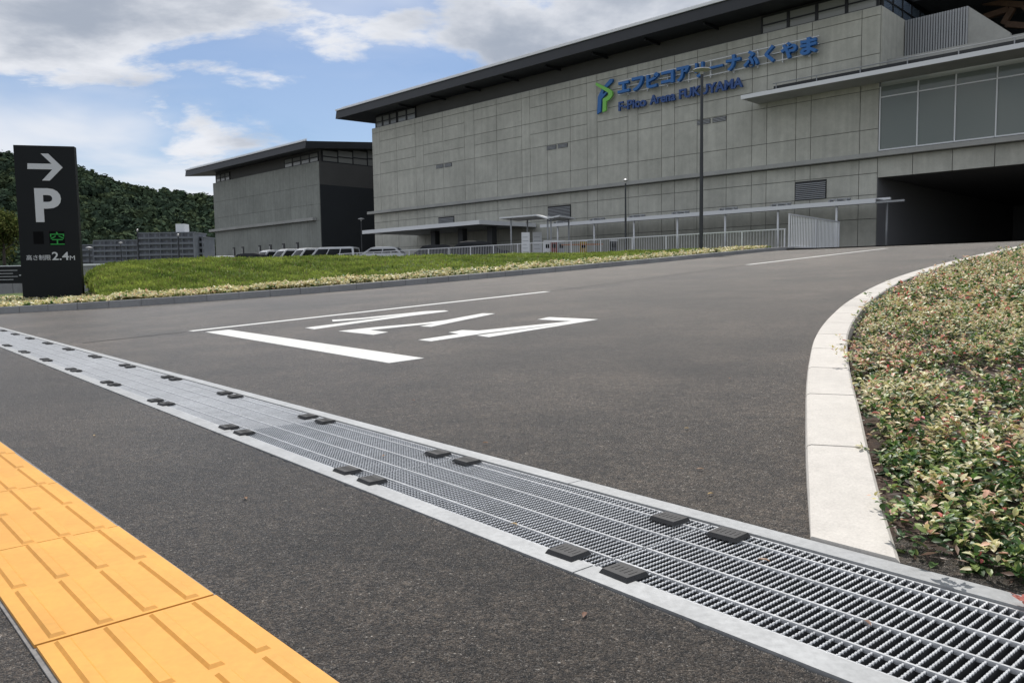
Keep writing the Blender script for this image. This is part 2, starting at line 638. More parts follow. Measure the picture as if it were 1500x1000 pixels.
def text_obj(txt, name, parent, material, pos, ex, ey, height, width=None, depth=0.02, bold=0.0):
    """lettering as a solid mesh: lower-left corner at pos, ex along the line, ey up the letters"""
    cu = bpy.data.curves.new('lettering', 'FONT')
    cu.body = txt
    cu.extrude = 0.5
    cu.offset = bold
    cu.resolution_u = 4
    tmp = bpy.data.objects.new('lettering', cu)
    COL.objects.link(tmp)
    bpy.context.view_layer.update()
    me = bpy.data.meshes.new_from_object(tmp.evaluated_get(bpy.context.evaluated_depsgraph_get()))
    bpy.data.objects.remove(tmp)
    bpy.data.curves.remove(cu)
    n = len(me.vertices)
    c = np.empty(n * 3)
    me.vertices.foreach_get('co', c)
    c = c.reshape(-1, 3)
    lo, hi = c.min(0), c.max(0)
    sy = height / (hi[1] - lo[1])
    sx = width / (hi[0] - lo[0]) if width else sy
    ex, ey = np.asarray(ex, float), np.asarray(ey, float)
    ez = np.cross(ex, ey)
    w = np.asarray(pos) + np.outer((c[:, 0] - lo[0]) * sx, ex) + np.outer((c[:, 1] - lo[1]) * sy, ey) + np.outer((c[:, 2] + 0.5) * depth, ez)
    me.vertices.foreach_set('co', (w - ORIGIN[parent.name]).astype(np.float32).ravel())
    me.materials.clear()
    me.materials.append(material)
    me.update()
    return link(name, me, parent)


# ------------------------------------------------------------------ polyline tools
def resample(pts, step):
    pts = np.asarray(pts, float)
    # Catmull-Rom, densely, then equal steps
    P = np.vstack([2 * pts[0] - pts[1], pts, 2 * pts[-1] - pts[-2]])
    dense = []
    for i in range(1, len(P) - 2):
        for s in np.linspace(0, 1, 40, endpoint=False):
            a, b, c, d = P[i - 1], P[i], P[i + 1], P[i + 2]
            dense.append(0.5 * ((2 * b) + (-a + c) * s + (2 * a - 5 * b + 4 * c - d) * s * s + (-a + 3 * b - 3 * c + d) * s ** 3))
    dense.append(pts[-1])
    dense = np.array(dense)
    L_ = np.concatenate([[0], np.cumsum(np.linalg.norm(np.diff(dense, axis=0), axis=1))])
    s = np.arange(0, L_[-1], step)
    return np.stack([np.interp(s, L_, dense[:, k]) for k in range(dense.shape[1])], 1)


KR = [(1.625, .90), (2.03, 1.14), (2.36, 1.33), (2.82, 1.59), (3.43, 1.92), (4.23, 2.33), (5.2, 2.76), (6.48, 3.26),
      (8.38, 3.89), (10.55, 4.46), (13.86, 5.15), (16.42, 5.6), (20.3, 6.23), (26, 7.1), (33, 8.1)]
KF = [(1.66, 18.7), (2.1, 18.3), (2.66, 17.7), (3.65, 16.75), (5.3, 15.8), (8.3, 15.0), (12.6, 15.1), (18, 15.5), (21, 15.9),
      (25, 16.6), (29, 17.6), (31.5, 18.4)]
KRa, KFa = np.array(KR), np.array(KF)


def kerb_v(u):
    return np.interp(u, KRa[:, 0], KRa[:, 1])


# ================================================================== SETTING
def grid_mesh(P):
    """faces of a (n,m,3) grid"""
    n, m = P.shape[:2]
    i = np.arange(n * m).reshape(n, m)
    F = np.stack([i[:-1, :-1], i[1:, :-1], i[1:, 1:], i[:-1, 1:]], -1).reshape(-1, 4)
    return P.reshape(-1, 3), F


def sheet(name, P, material, smooth=True):
    V, F = grid_mesh(P)
    return fast(name, V, [F], None, material, kind='structure', smooth=smooth)


g = MB()
g.add([(-2500, -400, -.42), (2500, -400, -.42), (2500, 3500, -.42), (-2500, 3500, -.42)], [(0, 1, 2, 3)])
build(g, 'ground', M['ground'], kind='structure')

us = np.array([-9.0, 0.5, 1.055])
vs2 = np.linspace(-14, 60, 30)
sheet('sidewalk', np.array([[EU * a + EV * b for b in vs2] for a in us]), M['asphalt'])
ur = np.concatenate([np.linspace(1.645, 24, 20), np.linspace(24.5, 36, 40), np.linspace(38, 75, 8)])
vr = np.linspace(-22, 26, 40)
road = sheet('road', np.array([[uv(a, b) for b in vr] for a in ur]), M['road'])


def ragged(name, u_in, u_out, parent_name):
    vv_ = np.arange(-2.0, 20.0, .022)
    jit = np.abs(RNG.normal(0, .0035, len(vv_))) + .003 * (np.sin(vv_ * 3.1) * .5 + .5)
    sg = 1 if u_in > u_out else -1
    rows = []
    for f_, dz in ((0, -.012), (0, .0), (.5, .0015), (1, .0)):
        uu_ = (u_out + sg * jit) * (1 - f_) + u_in * f_
        rows.append(np.array([EU * a_ + EV * b_ + np.array([0, 0, SLOPE * max(a_ - U0, 0) + dz]) for a_, b_ in zip(uu_, vv_)]))
    V_, F_ = grid_mesh(np.stack(rows, 0))
    return fast(name, V_, [F_], None, M['road' if parent_name == 'road' else 'asphalt'], parent=bpy.data.objects[parent_name], kind=None)


ragged('asphalt_edge', 1.645, 1.6135, 'road')
ragged('asphalt_edge', 1.055, 1.0835, 'sidewalk')
# level car park and forecourt in front of the building
def lot_pt(x, y): return (x, y, LOT)
lm = MB()
lm.add([lot_pt(*p) for p in ((6.0, 37.5), (30, 18), (90, 40), (140, 140), (-160, 170), (-160, 46), (-20, 46), (-6.5, 44))],
       [tuple(range(8))])
build(lm, 'car_park', M['lot'], kind='structure')


def stripe(pts, name):
    b = MB()
    b.poly(pts, 0.006)
    return build(b, name, M['paint'], road)


ORIGIN[road.name] = ORIGIN[road.name]


def lane(u0, v0, u1, v1, w, name):
    d = np.array([u1 - u0, v1 - v0])
    d = d / np.linalg.norm(d)
    q = np.array([-d[1], d[0]]) * w / 2
    return stripe([uv(u0 + q[0], v0 + q[1], .005), uv(u0 - q[0], v0 - q[1], .005), uv(u1 - q[0], v1 - q[1], .005), uv(u1 + q[0], v1 + q[1], .005)], name)


def c7(x, y):
    return px_road(250 + x / 2.3077, 390 + y / 2.3077, 0.005)


lane(2.80, 8.74, 8.15, 8.86, 0.15, 'lane_line')
for k in range(5):
    f0, f1 = k / 5, (k + 1) / 5
    lane(15.77 + 9.3 * f0, 10.37 + 1.13 * f0, 15.77 + 9.3 * f1, 10.37 + 1.13 * f1, 0.15, 'lane_line')
stripe([uv(2.84, 8.40, .005), uv(3.08, 8.37, .005), uv(2.88, 4.34, .005), uv(2.63, 4.37, .005)], 'stop_line')
stripe([c7(*p) for p in ((545, 182), (640, 176), (860, 153), (925, 150), (940, 153), (800, 170), (485, 214), (455, 209), (800, 164), (640, 181), (548, 188))], 'road_character')
stripe([c7(*p) for p in ((568, 220), (690, 207), (850, 193), (930, 183), (1055, 160), (1097, 161), (990, 183), (880, 206), (843, 204), (895, 194), (675, 217), (735, 224), (685, 233))], 'road_character')
stripe([c7(*p) for p in ((838, 250), (975, 230), (940, 225), (985, 217), (1040, 219), (1355, 187), (1240, 181), (1280, 173), (1445, 181), (1300, 205), (1075, 241), (1035, 235), (1372, 191), (1060, 228), (880, 255))], 'road_character')
# paving joint along the lane centre
sm = MB()
pts = [(1.75, 8.75), (2.75, 8.74)], [(8.2, 8.86), (12, 9.55), (15.7, 10.34)], [(25.2, 11.52), (28, 11.9)]
for seg in pts:
    for (a, b), (c, d) in zip(seg[:-1], seg[1:]):
        for k in range(4):
            p0, p1 = [(a + (c - a) * s, b + (d - b) * s) for s in (k / 4, (k + 1) / 4)]
            sm.add([uv(p0[0], p0[1] - .018, .003), uv(p1[0], p1[1] - .018, .003), uv(p1[0], p1[1] + .018, .003), uv(p0[0], p0[1] + .018, .003)], [(0, 1, 2, 3)])
build(sm, 'paving_seam', M['seam'], road)

# ---- drain: channel, frame rails, grating panels, rubber clips
DV0, DV1 = -2.0, 36.0
ch = MB()
def chp(u, v, z): return EU * u + EV * v + np.array([0, 0, z])
prof = [(1.07, -.03), (1.12, -.03), (1.13, -.30), (1.57, -.30), (1.58, -.03), (1.625, -.03)]
for (a, za), (b, zb) in zip(prof[:-1], prof[1:]):
    ch.add([chp(a, DV0, za), chp(b, DV0, zb), chp(b, DV1, zb), chp(a, DV1, za)], [(0, 1, 2, 3)])
drain = build(ch, 'drain_channel', M['trench'], kind='structure')
for (a, b) in ((1.084, 1.143), (1.556, 1.613)):
    v = 0.118 - 3 * .995 + (0.0 if a < 1.2 else 0.5)
    while v < DV1 - 3:
        fr = MB()
        L3 = .995 * 2 - .004
        o = chp(a, v, -.03)
        fr.obox(o, EU * (b - a), EV * L3, (0, 0, .034))
        lip = (b - .007) if a < 1.2 else a
        fr.obox(chp(lip + .0003 if a > 1.2 else lip - .0003, v, -.075), EU * .007, EV * L3, (0, 0, .0445))
        build(fr, 'frame_rail', M['galvf'], drain)
        v += .995 * 2
# serrated bar, shared by all bars of the nearer panels (local x along the bar)
BL, BTK, BH = 0.40, 0.0046, 0.03
ser = MB()
teeth = 40
prof = []
for k in range(teeth):
    x0 = BL * k / teeth
    d = BL / teeth
    prof += [(x0, -.0022), (x0 + d * .3, 0), (x0 + d * .7, 0)]
prof += [(BL, -.0022)]
n = len(prof)
rows_ = ((-.5, None), (-.5, -.0019), (-.33, 0), (.33, 0), (.5, -.0019), (.5, None))
vv = [(x, BTK * a_, -BH if c_ is None else z + c_) for a_, c_ in rows_ for x, z in prof]
ff = [(r_ * n + i, r_ * n + i + 1, (r_ + 1) * n + i + 1, (r_ + 1) * n + i) for r_ in range(5) for i in range(n - 1)]
ser.add(vv, ff)
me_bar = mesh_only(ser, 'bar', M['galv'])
me_bar.materials.append(M['bar_shade'])
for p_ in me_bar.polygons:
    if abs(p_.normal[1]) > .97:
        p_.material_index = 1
rod = MB()
rod.hexa([(-.0032, .004, -.006), (.0032, .004, -.006), (.0032, .989, -.006), (-.0032, .989, -.006), (-.0024, .004, .0022), (.0024, .004, .0022), (.0024, .989, .0022), (-.0024, .989, .0022)])
me_rod = mesh_only(rod, 'rod', M['galv'])
edge_bar = MB()
edge_bar.box(-.0025, .0025, .003, .99, -.03, 0)
me_edge = mesh_only(edge_bar, 'edge_bar', M['galv'])
NB = 62
many = MB()
for k in range(NB):
    y = .006 + (.983) * k / (NB - 1)
    hb = BTK / 2
    pr = [(-hb, -.03), (-hb, -.0019), (-hb * .3, 0), (hb * .3, 0), (hb, -.0019), (hb, -.03)]
    many.add([(x, y + a, c) for x in (0, BL) for a, c in pr], [(i, i + 1, 7 + i, 6 + i) for i in range(5)])
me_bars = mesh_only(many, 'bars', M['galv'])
me_bars.materials.append(M['bar_shade'])
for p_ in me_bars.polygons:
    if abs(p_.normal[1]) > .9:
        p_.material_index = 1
RZ = A
for p in range(22):
    v0 = 0.118 + .995 * (p - 1)
    base = chp(1.149, v0, .001)
    root = thing('grating_panel', base, 'galvanised steel bar grating panel lying in the drain across the driveway mouth', 'grating', 'grating panels of the drain')
    root.rotation_euler = (0, 0, RZ)
    ORIGIN[root.name] = np.zeros(3)                       # children use local coordinates
    if p < 4:
        for k in range(NB):
            instance(me_bar, 'bar', root, (0, .006 + .983 * k / (NB - 1), 0))
    else:
        o = instance(me_bars, 'bars', root, (0, 0, 0))
        o['kind'] = 'stuff'
    for x in (.0565, .157, .253, .350):
        instance(me_rod, 'rod', root, (x, 0, -.0002))
    for x in (.0022, .3978):
        instance(me_edge, 'edge_bar', root, (x, 0, -.0008))
pad = MB()
w_, l_, t_ = .064, .078, .009
pad.hexa([(-w_ / 2, -l_ / 2, 0), (w_ / 2, -l_ / 2, 0), (w_ / 2, l_ / 2, 0), (-w_ / 2, l_ / 2, 0),
          (-w_ / 2 + .005, -l_ / 2 + .005, t_), (w_ / 2 - .005, -l_ / 2 + .005, t_), (w_ / 2 - .005, l_ / 2 - .005, t_), (-w_ / 2 + .005, l_ / 2 - .005, t_)])
me_pad = mesh_only(pad, 'rubber_pad', M['rubber'])
rib = MB()
for k in range(5):
    y = -.024 + .012 * k
    rib.box(-.012, .012, y - .0012, y + .0012, 0, .0006)
me_rib = mesh_only(rib, 'ribs', M['rubber'])
for p in range(20):
    vj = 0.118 + .995 * p
    for uu in (1.153, 1.50):
        for dv in (-.08, .08):
            o = bpy.data.objects.new('rubber_clip', me_pad)
            COL.objects.link(o)
            o.location = tuple(chp(uu + .004 * random.uniform(-1, 1), vj + dv + .004 * random.uniform(-1, 1), .0045))
            o.rotation_euler = (0, 0, RZ + random.uniform(-.05, .05))
            tag(o, 'black rubber clip at a joint between two grating panels', 'rubber clip', 'rubber clips on the drain grating')
            ORIGIN[o.name] = np.zeros(3)
            if p < 6:
                instance(me_rib, 'grip_rib', o, (0, 0, t_ + .0002))

# ---- tactile paving
TA = 0.743
TU, TV = np.array([math.cos(TA), math.sin(TA), 0]), np.array([-math.sin(TA), math.cos(TA), 0])
T0 = np.array([-.793, 1.250, 0])
TL = .588
b = MB()
b.obox(T0 - TV * 3 * TL - TU * .006 - np.array([0, 0, .02]), TU * .312, TV * 20 * TL, (0, 0, .023))
tact = build(b, 'tactile_path', M['mortar'], kind='structure')
tile = MB()
tile.hexa([(0, .002, -.01), (.30, .002, -.01), (.30, TL - .002, -.01), (0, TL - .002, -.01),
           (.001, .003, .008), (.299, .003, .008), (.299, TL - .003, .008), (.001, TL - .003, .008)])
me_tile = mesh_only(tile, 'tile', M['yellow'])
tb = MB()
lb = .272
tb.hexa([(-.0135, -lb / 2, 0), (.0135, -lb / 2, 0), (.0135, lb / 2, 0), (-.0135, lb / 2, 0),
         (-.0085, -lb / 2 + .006, .005), (.0085, -lb / 2 + .006, .005), (.0085, lb / 2 - .006, .005), (-.0085, lb / 2 - .006, .005)])
me_tb = mesh_only(tb, 'raised_bar', M['yellow'])
for i in range(-3, 17):
    P = T0 + TV * TL * i + np.array([0, 0, .001 * random.uniform(-.5, 1)])
    o = instance(me_tile, 'tile', tact, P + TU * .002 * random.uniform(-1, 1), (0, 0, TA + .004 * random.uniform(-1, 1)))
    ORIGIN[o.name] = np.zeros(3)
    for j in range(4):
        for k in range(2):
            instance(me_tb, 'raised_bar', o, (.0375 + .075 * j, TL * (.25 + .5 * k), .0079))


# ---- kerbs
def kerb_line(name, poly, width, hgt, material, side, step=.6, ramp_to=None):
    pts = resample(poly, step / 4)
    root = None
    n_st = (len(pts) - 1) // 4
    for k in range(n_st):
        seg = pts[k * 4:k * 4 + 5].copy()
        dj = (seg[-1] - seg[0]) * .009
        seg[0] += dj
        seg[-1] -= dj
        rings = []
        for i, (uu, vv_) in enumerate(seg):
            j = min(k * 4 + i, len(pts) - 2)
            d = pts[j + 1] - pts[j]
            d = d / np.linalg.norm(d)
            q = np.array([-d[1], d[0]]) * side
            s = (k * 4 + i) * step / 4
            hh = hgt if ramp_to is None else .010 + (hgt - .010) * min(1, s / ramp_to)
            rr = min(.015, hh * .4)
            ring = []
            for off, zz in ((0, -.15), (0, hh - rr), (rr * .3, hh - rr * .3), (rr, hh), (width - .008, hh), (width, hh - .008), (width, -.15)):
                p2 = np.array([uu, vv_]) + q * off
                if ramp_to is not None and k == 0 and i == 0:
                    p2 = p2 + d * ((1.618 - p2[0]) / d[0])
                ring.append(EU * p2[0] + EV * p2[1] + np.array([0, 0, float(road_z(uu)) + zz]))
            rings.append(ring)
        m_ = MB()
        nr = len(rings[0])
        m_.add([p for r_ in rings for p in r_], [(a * nr + c, a * nr + c + 1, (a + 1) * nr + c + 1, (a + 1) * nr + c) for a in range(4) for c in range(nr - 1)]
               + [tuple(range(nr)), tuple(range(4 * nr, 5 * nr))])
        if root is None:
            bed = MB()
            mid = pts[len(pts) // 2]
            # joint mortar under the whole line
            for j in range(len(pts) - 1):
                d = pts[j + 1] - pts[j]
                q = np.array([-d[1], d[0]]) / np.linalg.norm(d) * side
                hh = hgt if ramp_to is None else .010 + (hgt - .010) * min(1, j * step / 4 / ramp_to)
                c4 = [pts[j] + q * .012, pts[j + 1] + q * .012, pts[j + 1] + q * (width - .012), pts[j] + q * (width - .012)]
                lo = [EU * p_[0] + EV * p_[1] + np.array([0, 0, float(road_z(p_[0])) - .12]) for p_ in c4]
                bed.hexa(lo + [p_ + np.array([0, 0, .12 + hh - .01]) for p_ in lo])
            root = build(bed, name, M['mortar'], kind='structure')
        build(m_, 'kerb_stone', material, root)
    return pts


kr = kerb_line('kerb', KR, .17, .10, M['kerb'], -1, ramp_to=1.0)
kf = kerb_line('kerb', KF, .16, .135, M['kerb2'], 1)

# ---- right planting bed
ub = np.concatenate([np.linspace(1.615, 4, 30), np.linspace(4.2, 36, 60)])
fb = np.linspace(0, 1, 24) ** 1.6


def bed_z(u, dist):
    s = np.clip(dist / 1.6, 0, 1)
    s = s * s * (3 - 2 * s)
    return road_z(u) + np.clip((u - 1.6) / .9, 0, 1) * (.02 + .05 * s) - .004


P = np.zeros((len(ub), len(fb), 3))
for i, u_ in enumerate(ub):
    for j, f_ in enumerate(fb):
        dist = .155 + f_ * 12
        P[i, j] = EU * u_ + EV * (kerb_v(u_) - dist) + np.array([0, 0, float(bed_z(u_, dist))])
        if 0 < i and .03 < f_ < .9 and u_ > 1.7:
            P[i, j, 2] += random.uniform(-.012, .012)
sheet('planting_bed', P, M['soil'])

# ---- far strip, grass bank (columns run away from the kerb)
# each column: kerb (u,v), crest point
crest_px = [(157, 389.0, 20.5), (200, 384.5, 21.0), (310, 378.5, 22), (450, 377, 23), (580, 376, 24.5), (767, 373, 27.5), (940, 368.5, 31), (1060, 365, 34), (1130, 363, 36)]
cols = []
kseg = resample(KF, .15)
kworld = np.array([uv(a, b_) for a, b_ in kseg])


def kerb_at_px(x):
    d = [(((p - CO) @ CR) / ((p - CO) @ CF) * FPX + 750) for p in kworld]
    return int(np.argmin(np.abs(np.array(d) - x)))


def strip_pt(i, off):
    d = kseg[min(i + 1, len(kseg) - 1)] - kseg[max(i - 1, 0)]
    q = np.array([-d[1], d[0]]) / np.linalg.norm(d)
    p = kseg[i] + q * off
    return EU * p[0] + EV * p[1]


colsP = []
NR = 26
for x, y, Y in [(-40, None, None), (20, None, None), (60, None, None), (100, None, None), (116, None, None), (126, 410, 19.5), (138, 397, 20.0)] + crest_px:
    i = kerb_at_px(x)
    zk = float(road_z(kseg[i][0])) + .11
    k0 = strip_pt(i, .15)
    k1 = strip_pt(i, .95)
    d2 = ray(x, 430)
    if y is None:
        if x < 0:
            i = 0
            k0, k1 = strip_pt(0, .15) - EV * 0, strip_pt(0, 1.1)
        cr_ = k1 + np.array([d2[0], d2[1], 0]) * 5
        zc = zk + .10
        bk = k1 + np.array([d2[0], d2[1], 0]) * 12
        zb = zk + .15
    else:
        cr_ = at_depth(x, y, Y)
        zc = cr_[2]
        bk = cr_ + np.array([d2[0], d2[1], 0]) * (9 if x > 250 else 6)
        zb = zc + .05 if x < 700 else max(zc, LOT - .02)
    row = []
    for s in np.linspace(0, 1, NR):
        if s < .2:
            f = s / .2
            p = k0 + (k1 - k0) * f
            z = zk + .05 * f
        elif s < .8:
            f = (s - .2) / .6
            p = k1 + (cr_ - k1) * f
            g_ = f * f * (3 - 2 * f) * .5 + f * .5
            z = zk + .05 + (zc - zk - .05) * g_
        else:
            f = (s - .8) / .2
            p = cr_ + (bk - cr_) * f
            z = zc + (zb - zc) * f
        row.append((p[0], p[1], z))
    colsP.append(row)
colsP = np.array(colsP)
# smooth refinement across columns
ci = np.arange(len(colsP))
cf = np.linspace(0, len(colsP) - 1, 90)
BANK = np.stack([np.stack([np.interp(cf, ci, colsP[:, r, k]) for k in range(3)], 1) for r in range(NR)], 1)
BANK[:, 6:, 2] += .04 * np.sin(BANK[:, 6:, 0] * 1.9 + 1.3 * np.sin(BANK[:, 6:, 1])) * .6
sheet('grass_bank', BANK, M['turf'])


def bank_sample(n, r0, r1, c0=0.0, c1=1.0):
    """random points on the bank surface between row fractions r0, r1"""
    nc, nr = BANK.shape[:2]
    a = (c0 + RNG.random(n) * (c1 - c0)) * (nc - 1.001)
    r = (r0 + RNG.random(n) * (r1 - r0)) * (nr - 1.001)
    i, j = a.astype(int), r.astype(int)
    fa, fr_ = (a - i)[:, None], (r - j)[:, None]
    return (BANK[i, j] * (1 - fa) * (1 - fr_) + BANK[i + 1, j] * fa * (1 - fr_) + BANK[i, j + 1] * (1 - fa) * fr_ + BANK[i + 1, j + 1] * fa * fr_)


# ================================================================== FOLIAGE
def unit(a):
    return a / np.maximum(np.linalg.norm(a, axis=1, keepdims=True), 1e-9)


def leaf_arrays(pos, ax, nor, ln, wd, cm, ce, fold=.18, droop=.15):
    """8-vertex folded leaves; cm colour along the midrib, ce colour at the margin"""
    ax = unit(ax)
    side = unit(np.cross(nor, ax))
    nor = np.cross(ax, side)
    ln, wd = ln[:, None], wd[:, None]
    P = [pos,
         pos + ax * ln * .30 + side * wd * .46 + nor * wd * fold, pos + ax * ln * .66 + side * wd * .42 + nor * (wd * fold - ln * droop * .4),
         pos + ax * ln - nor * ln * droop,
         pos + ax * ln * .66 - side * wd * .42 + nor * (wd * fold - ln * droop * .4), pos + ax * ln * .30 - side * wd * .46 + nor * wd * fold,
         pos + ax * ln * .30, pos + ax * ln * .66 - nor * ln * droop * .4]
    V = np.stack(P, 1)
    Cc = np.stack([cm, ce, ce, ce, ce, ce, cm, cm], 1)
    n = len(pos)
    b_ = (np.arange(n) * 8)[:, None]
    T = np.concatenate([b_ + np.array(t) for t in ((0, 1, 6), (2, 3, 7), (3, 4, 7), (0, 6, 5))])
    Q = np.concatenate([b_ + np.array(t) for t in ((1, 2, 7, 6), (4, 5, 6, 7))])
    return V.reshape(-1, 3), T, Q, Cc.reshape(-1, 3)


def diamond_arrays(pos, ax, nor, ln, wd, col):
    ax = unit(ax)
    side = unit(np.cross(nor, ax))
    nor = np.cross(ax, side)
    V = np.stack([pos, pos + ax * ln[:, None] * .5 + side * wd[:, None] * .5 + nor * wd[:, None] * .12, pos + ax * ln[:, None],
                  pos + ax * ln[:, None] * .5 - side * wd[:, None] * .5 + nor * wd[:, None] * .12], 1)
    b_ = (np.arange(len(pos)) * 4)[:, None]
    T = np.concatenate([b_ + np.array(t) for t in ((0, 1, 2), (0, 2, 3))])
    return V.reshape(-1, 3), T, np.repeat(col, 4, 0)


PAL = np.array([(.72, .62, .38), (.62, .55, .25), (.27, .35, .10), (.085, .17, .04), (.03, .075, .02), (.70, .40, .29), (.58, .13, .12), (.78, .70, .52)])


def sprig_leaves(base, hgt, per, size, pw_hi, pw_lo):
    """leaf clusters on short stems: base points (n,3), stem heights; returns per-leaf arrays"""
    n = len(base)
    lean = RNG.normal(0, .45, (n, 2))
    k = np.repeat(np.arange(n), per)
    s = np.where(RNG.random(n * per) < .62, 1 - .28 * RNG.random(n * per) ** 1.5, RNG.random(n * per) * .75)
    hl = hgt[k] * s
    tip = np.stack([lean[k, 0] * hl, lean[k, 1] * hl, hl], 1)
    az = RNG.random(n * per) * 2 * math.pi
    el = np.where(s > .7, RNG.normal(.45, .35, n * per), RNG.normal(.05, .35, n * per))
    ax = np.stack([np.cos(az) * np.cos(el), np.sin(az) * np.cos(el), np.sin(el)], 1)
    nor = np.stack([-np.cos(az) * np.sin(el), -np.sin(az) * np.sin(el), np.cos(el)], 1) + RNG.normal(0, .25, (n * per, 3))
    pos = base[k] + tip + ax * size * .15
    sz = size * (.55 + .65 * RNG.random(n * per)) * (1.1 - .35 * s)
    hi = s > .7
    bx, by = base[:, 0], base[:, 1]
    clump = np.sin(bx * 5.3 + 2.1 * np.sin(by * 3.7)) * np.sin(by * 4.6 + 1.9 * np.sin(bx * 4.1 + 1.0))
    hue = (np.clip(.5 + .38 * clump + .22 * RNG.normal(0, 1, n), 0, 1))[k]
    rosy = (pw_hi[6] > 0) & (np.sin(bx * 3.1 - by * 2.3 + 2 * np.sin(by * 2.9)) + .6 * RNG.normal(0, 1, n) > 1.05)[k]
    cidx = np.empty(n * per, int)
    r = RNG.random(n * per)
    ch_, cl_ = np.cumsum(pw_hi), np.cumsum(pw_lo)
    cidx[hi] = np.searchsorted(ch_, r[hi] * ch_[-1] * .9999)
    cidx[~hi] = np.searchsorted(cl_, r[~hi] * cl_[-1] * .9999)
    green = (hue > (.62 if pw_hi[6] > 0 else .85)) & (RNG.random(n * per) < .8)
    cidx[green] = np.where(RNG.random(n * per) < .45, 4, np.where(RNG.random(n * per) < .6, 3, 2))[green]
    cidx[rosy & hi & (RNG.random(n * per) < .35)] = 5
    cidx[rosy & hi & (RNG.random(n * per) < .15)] = 6
    ce = PAL[cidx] * (.8 + .4 * RNG.random((n * per, 1))) * np.where(hi, 1.12, .85)[:, None]  # sun contrast put into the colour: tip leaves lighter, lower leaves darker
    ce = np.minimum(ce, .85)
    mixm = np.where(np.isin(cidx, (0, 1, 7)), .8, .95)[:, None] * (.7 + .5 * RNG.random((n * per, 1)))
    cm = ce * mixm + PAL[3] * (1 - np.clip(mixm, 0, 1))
    return pos, ax, nor, sz, cm, ce


HI = [.30, .22, .14, .08, .02, .09, .035, .12]
LO = [.04, .07, .18, .38, .30, .02, .01, .0]


def bed_points(n, u0, u1, d0, d1):
    u_ = u0 + RNG.random(n) * (u1 - u0)
    dist = d0 + RNG.random(n) * (d1 - d0)
    v_ = kerb_v(u_) - dist
    z = bed_z(u_, dist)
    P_ = EU * u_[:, None] + EV * v_[:, None]
    P_[:, 2] = z
    # keep what can be seen from around the camera
    d = P_ - CO
    xx = (d @ CR) / np.maximum(d @ CF, .01)
    return P_[((d @ CF) > .3) & (xx < 1.7) & ((xx < .8) | (RNG.random(len(xx)) < .75))], None


def patch(P_, sc, lo, hi):
    """patchy cover: keep probability follows a lumpy field"""
    f = np.sin(P_[:, 0] * sc + 2 * np.sin(P_[:, 1] * sc * .7)) * np.sin(P_[:, 1] * sc * 1.3 + 1.7 * np.sin(P_[:, 0] * sc * .6 + 1))
    pr = lo + (hi - lo) * (f * .5 + .5)
    return P_[RNG.random(len(P_)) < pr], None


parts = []


def collect(P_, hlo, hhi, per, size, hi=HI, lo=LO, wr=.55):
    fl_ = .5 + .5 * np.sin(P_[:, 0] * 4.4 + 2.2 * np.sin(P_[:, 1] * 2.9 + .4)) * np.sin(P_[:, 1] * 3.8 + 1.8 * np.sin(P_[:, 0] * 3.3))
    hg = hlo + RNG.random(len(P_)) * (hhi - hlo) * (.4 + 1.2 * fl_ ** 1.5)
    pos, ax, nor, sz, cm, ce = sprig_leaves(P_, hg, per, size, hi, lo)
    parts.append(leaf_arrays(pos, ax, nor, sz, sz * wr * (.85 + .3 * RNG.random(len(sz))), cm, ce))


def flush(name, label=None, cat=None):
    V, T, Q, C_ = [], [], [], []
    o = 0
    for v_, t_2, q_, c_ in parts:
        V.append(v_)
        T.append(t_2 + o)
        Q.append(q_ + o)
        C_.append(c_)
        o += len(v_)
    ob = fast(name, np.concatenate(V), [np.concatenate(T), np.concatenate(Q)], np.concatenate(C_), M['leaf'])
    parts.clear()
    return tag(ob, label, cat)


P_, _ = patch(bed_points(19000, 1.66, 6.5, .22, 5)[0], 4.2, .12, 1.0)
P_ = np.concatenate([P_, bed_points(900, 1.70, 2.6, .28, 1.9)[0]])
collect(P_, .015, .13, 15, .028)
P_, _ = patch(bed_points(23000, 5.5, 14, .23, 8)[0], 3.3, .18, 1.0)
collect(P_, .02, .16, 11, .044)
P_, _ = patch(bed_points(19000, 12, 33, .26, 11)[0], 2.6, .3, 1.0)
collect(P_, .02, .15, 9, .08)
flush('variegated_ground_cover', 'cream, pink and green variegated ground cover filling the bed inside the pale kerb', 'ground cover')

# dead leaves and bark chips on the soil of the bed
P_, _ = bed_points(26000, 1.64, 7, .18, 4.5)
n = len(P_)
az = RNG.random(n) * 6.28
ax = np.stack([np.cos(az), np.sin(az), RNG.normal(0, .2, n)], 1)
nor = np.stack([RNG.normal(0, .4, n), RNG.normal(0, .4, n), np.ones(n)], 1)
colr = np.array([(.16, .10, .075), (.24, .16, .12), (.07, .047, .036), (.36, .27, .22), (.11, .07, .055), (.05, .034, .028)])[RNG.integers(0, 6, n)]
P_[:, 2] += .006 + .014 * RNG.random(n)
V, T, C_ = diamond_arrays(P_, ax, nor, .012 + .035 * RNG.random(n), .003 + .010 * RNG.random(n) ** 2, colr)
tag(fast('bark_mulch', V, [T], C_, M['leaf']), 'brown bark chips and dead leaves scattered on the bed soil', 'mulch')

# cream ground cover along the far kerb
P_ = bank_sample(7000, 0.005, .21)
near_py = P_[:, 0] / P_[:, 1] < -.50
PLOW = P_[near_py]
P_ = P_[~near_py]
CH = [.50, .22, .05, .04, .01, .04, .0, .16]
collect(P_, .02, .10, 8, .10, CH, [.34, .30, .18, .12, .06, .0, .0, .0], .5)
P_ = np.concatenate([PLOW[::3], bank_sample(1300, .18, .75, 0, .26)])
collect(P_, .0, .03, 8, .10, CH, [.34, .30, .18, .12, .06, .0, .0, .0], .5)
flush('pale_ground_cover', 'pale yellow ground cover planted in a strip behind the grey kerb', 'ground cover')


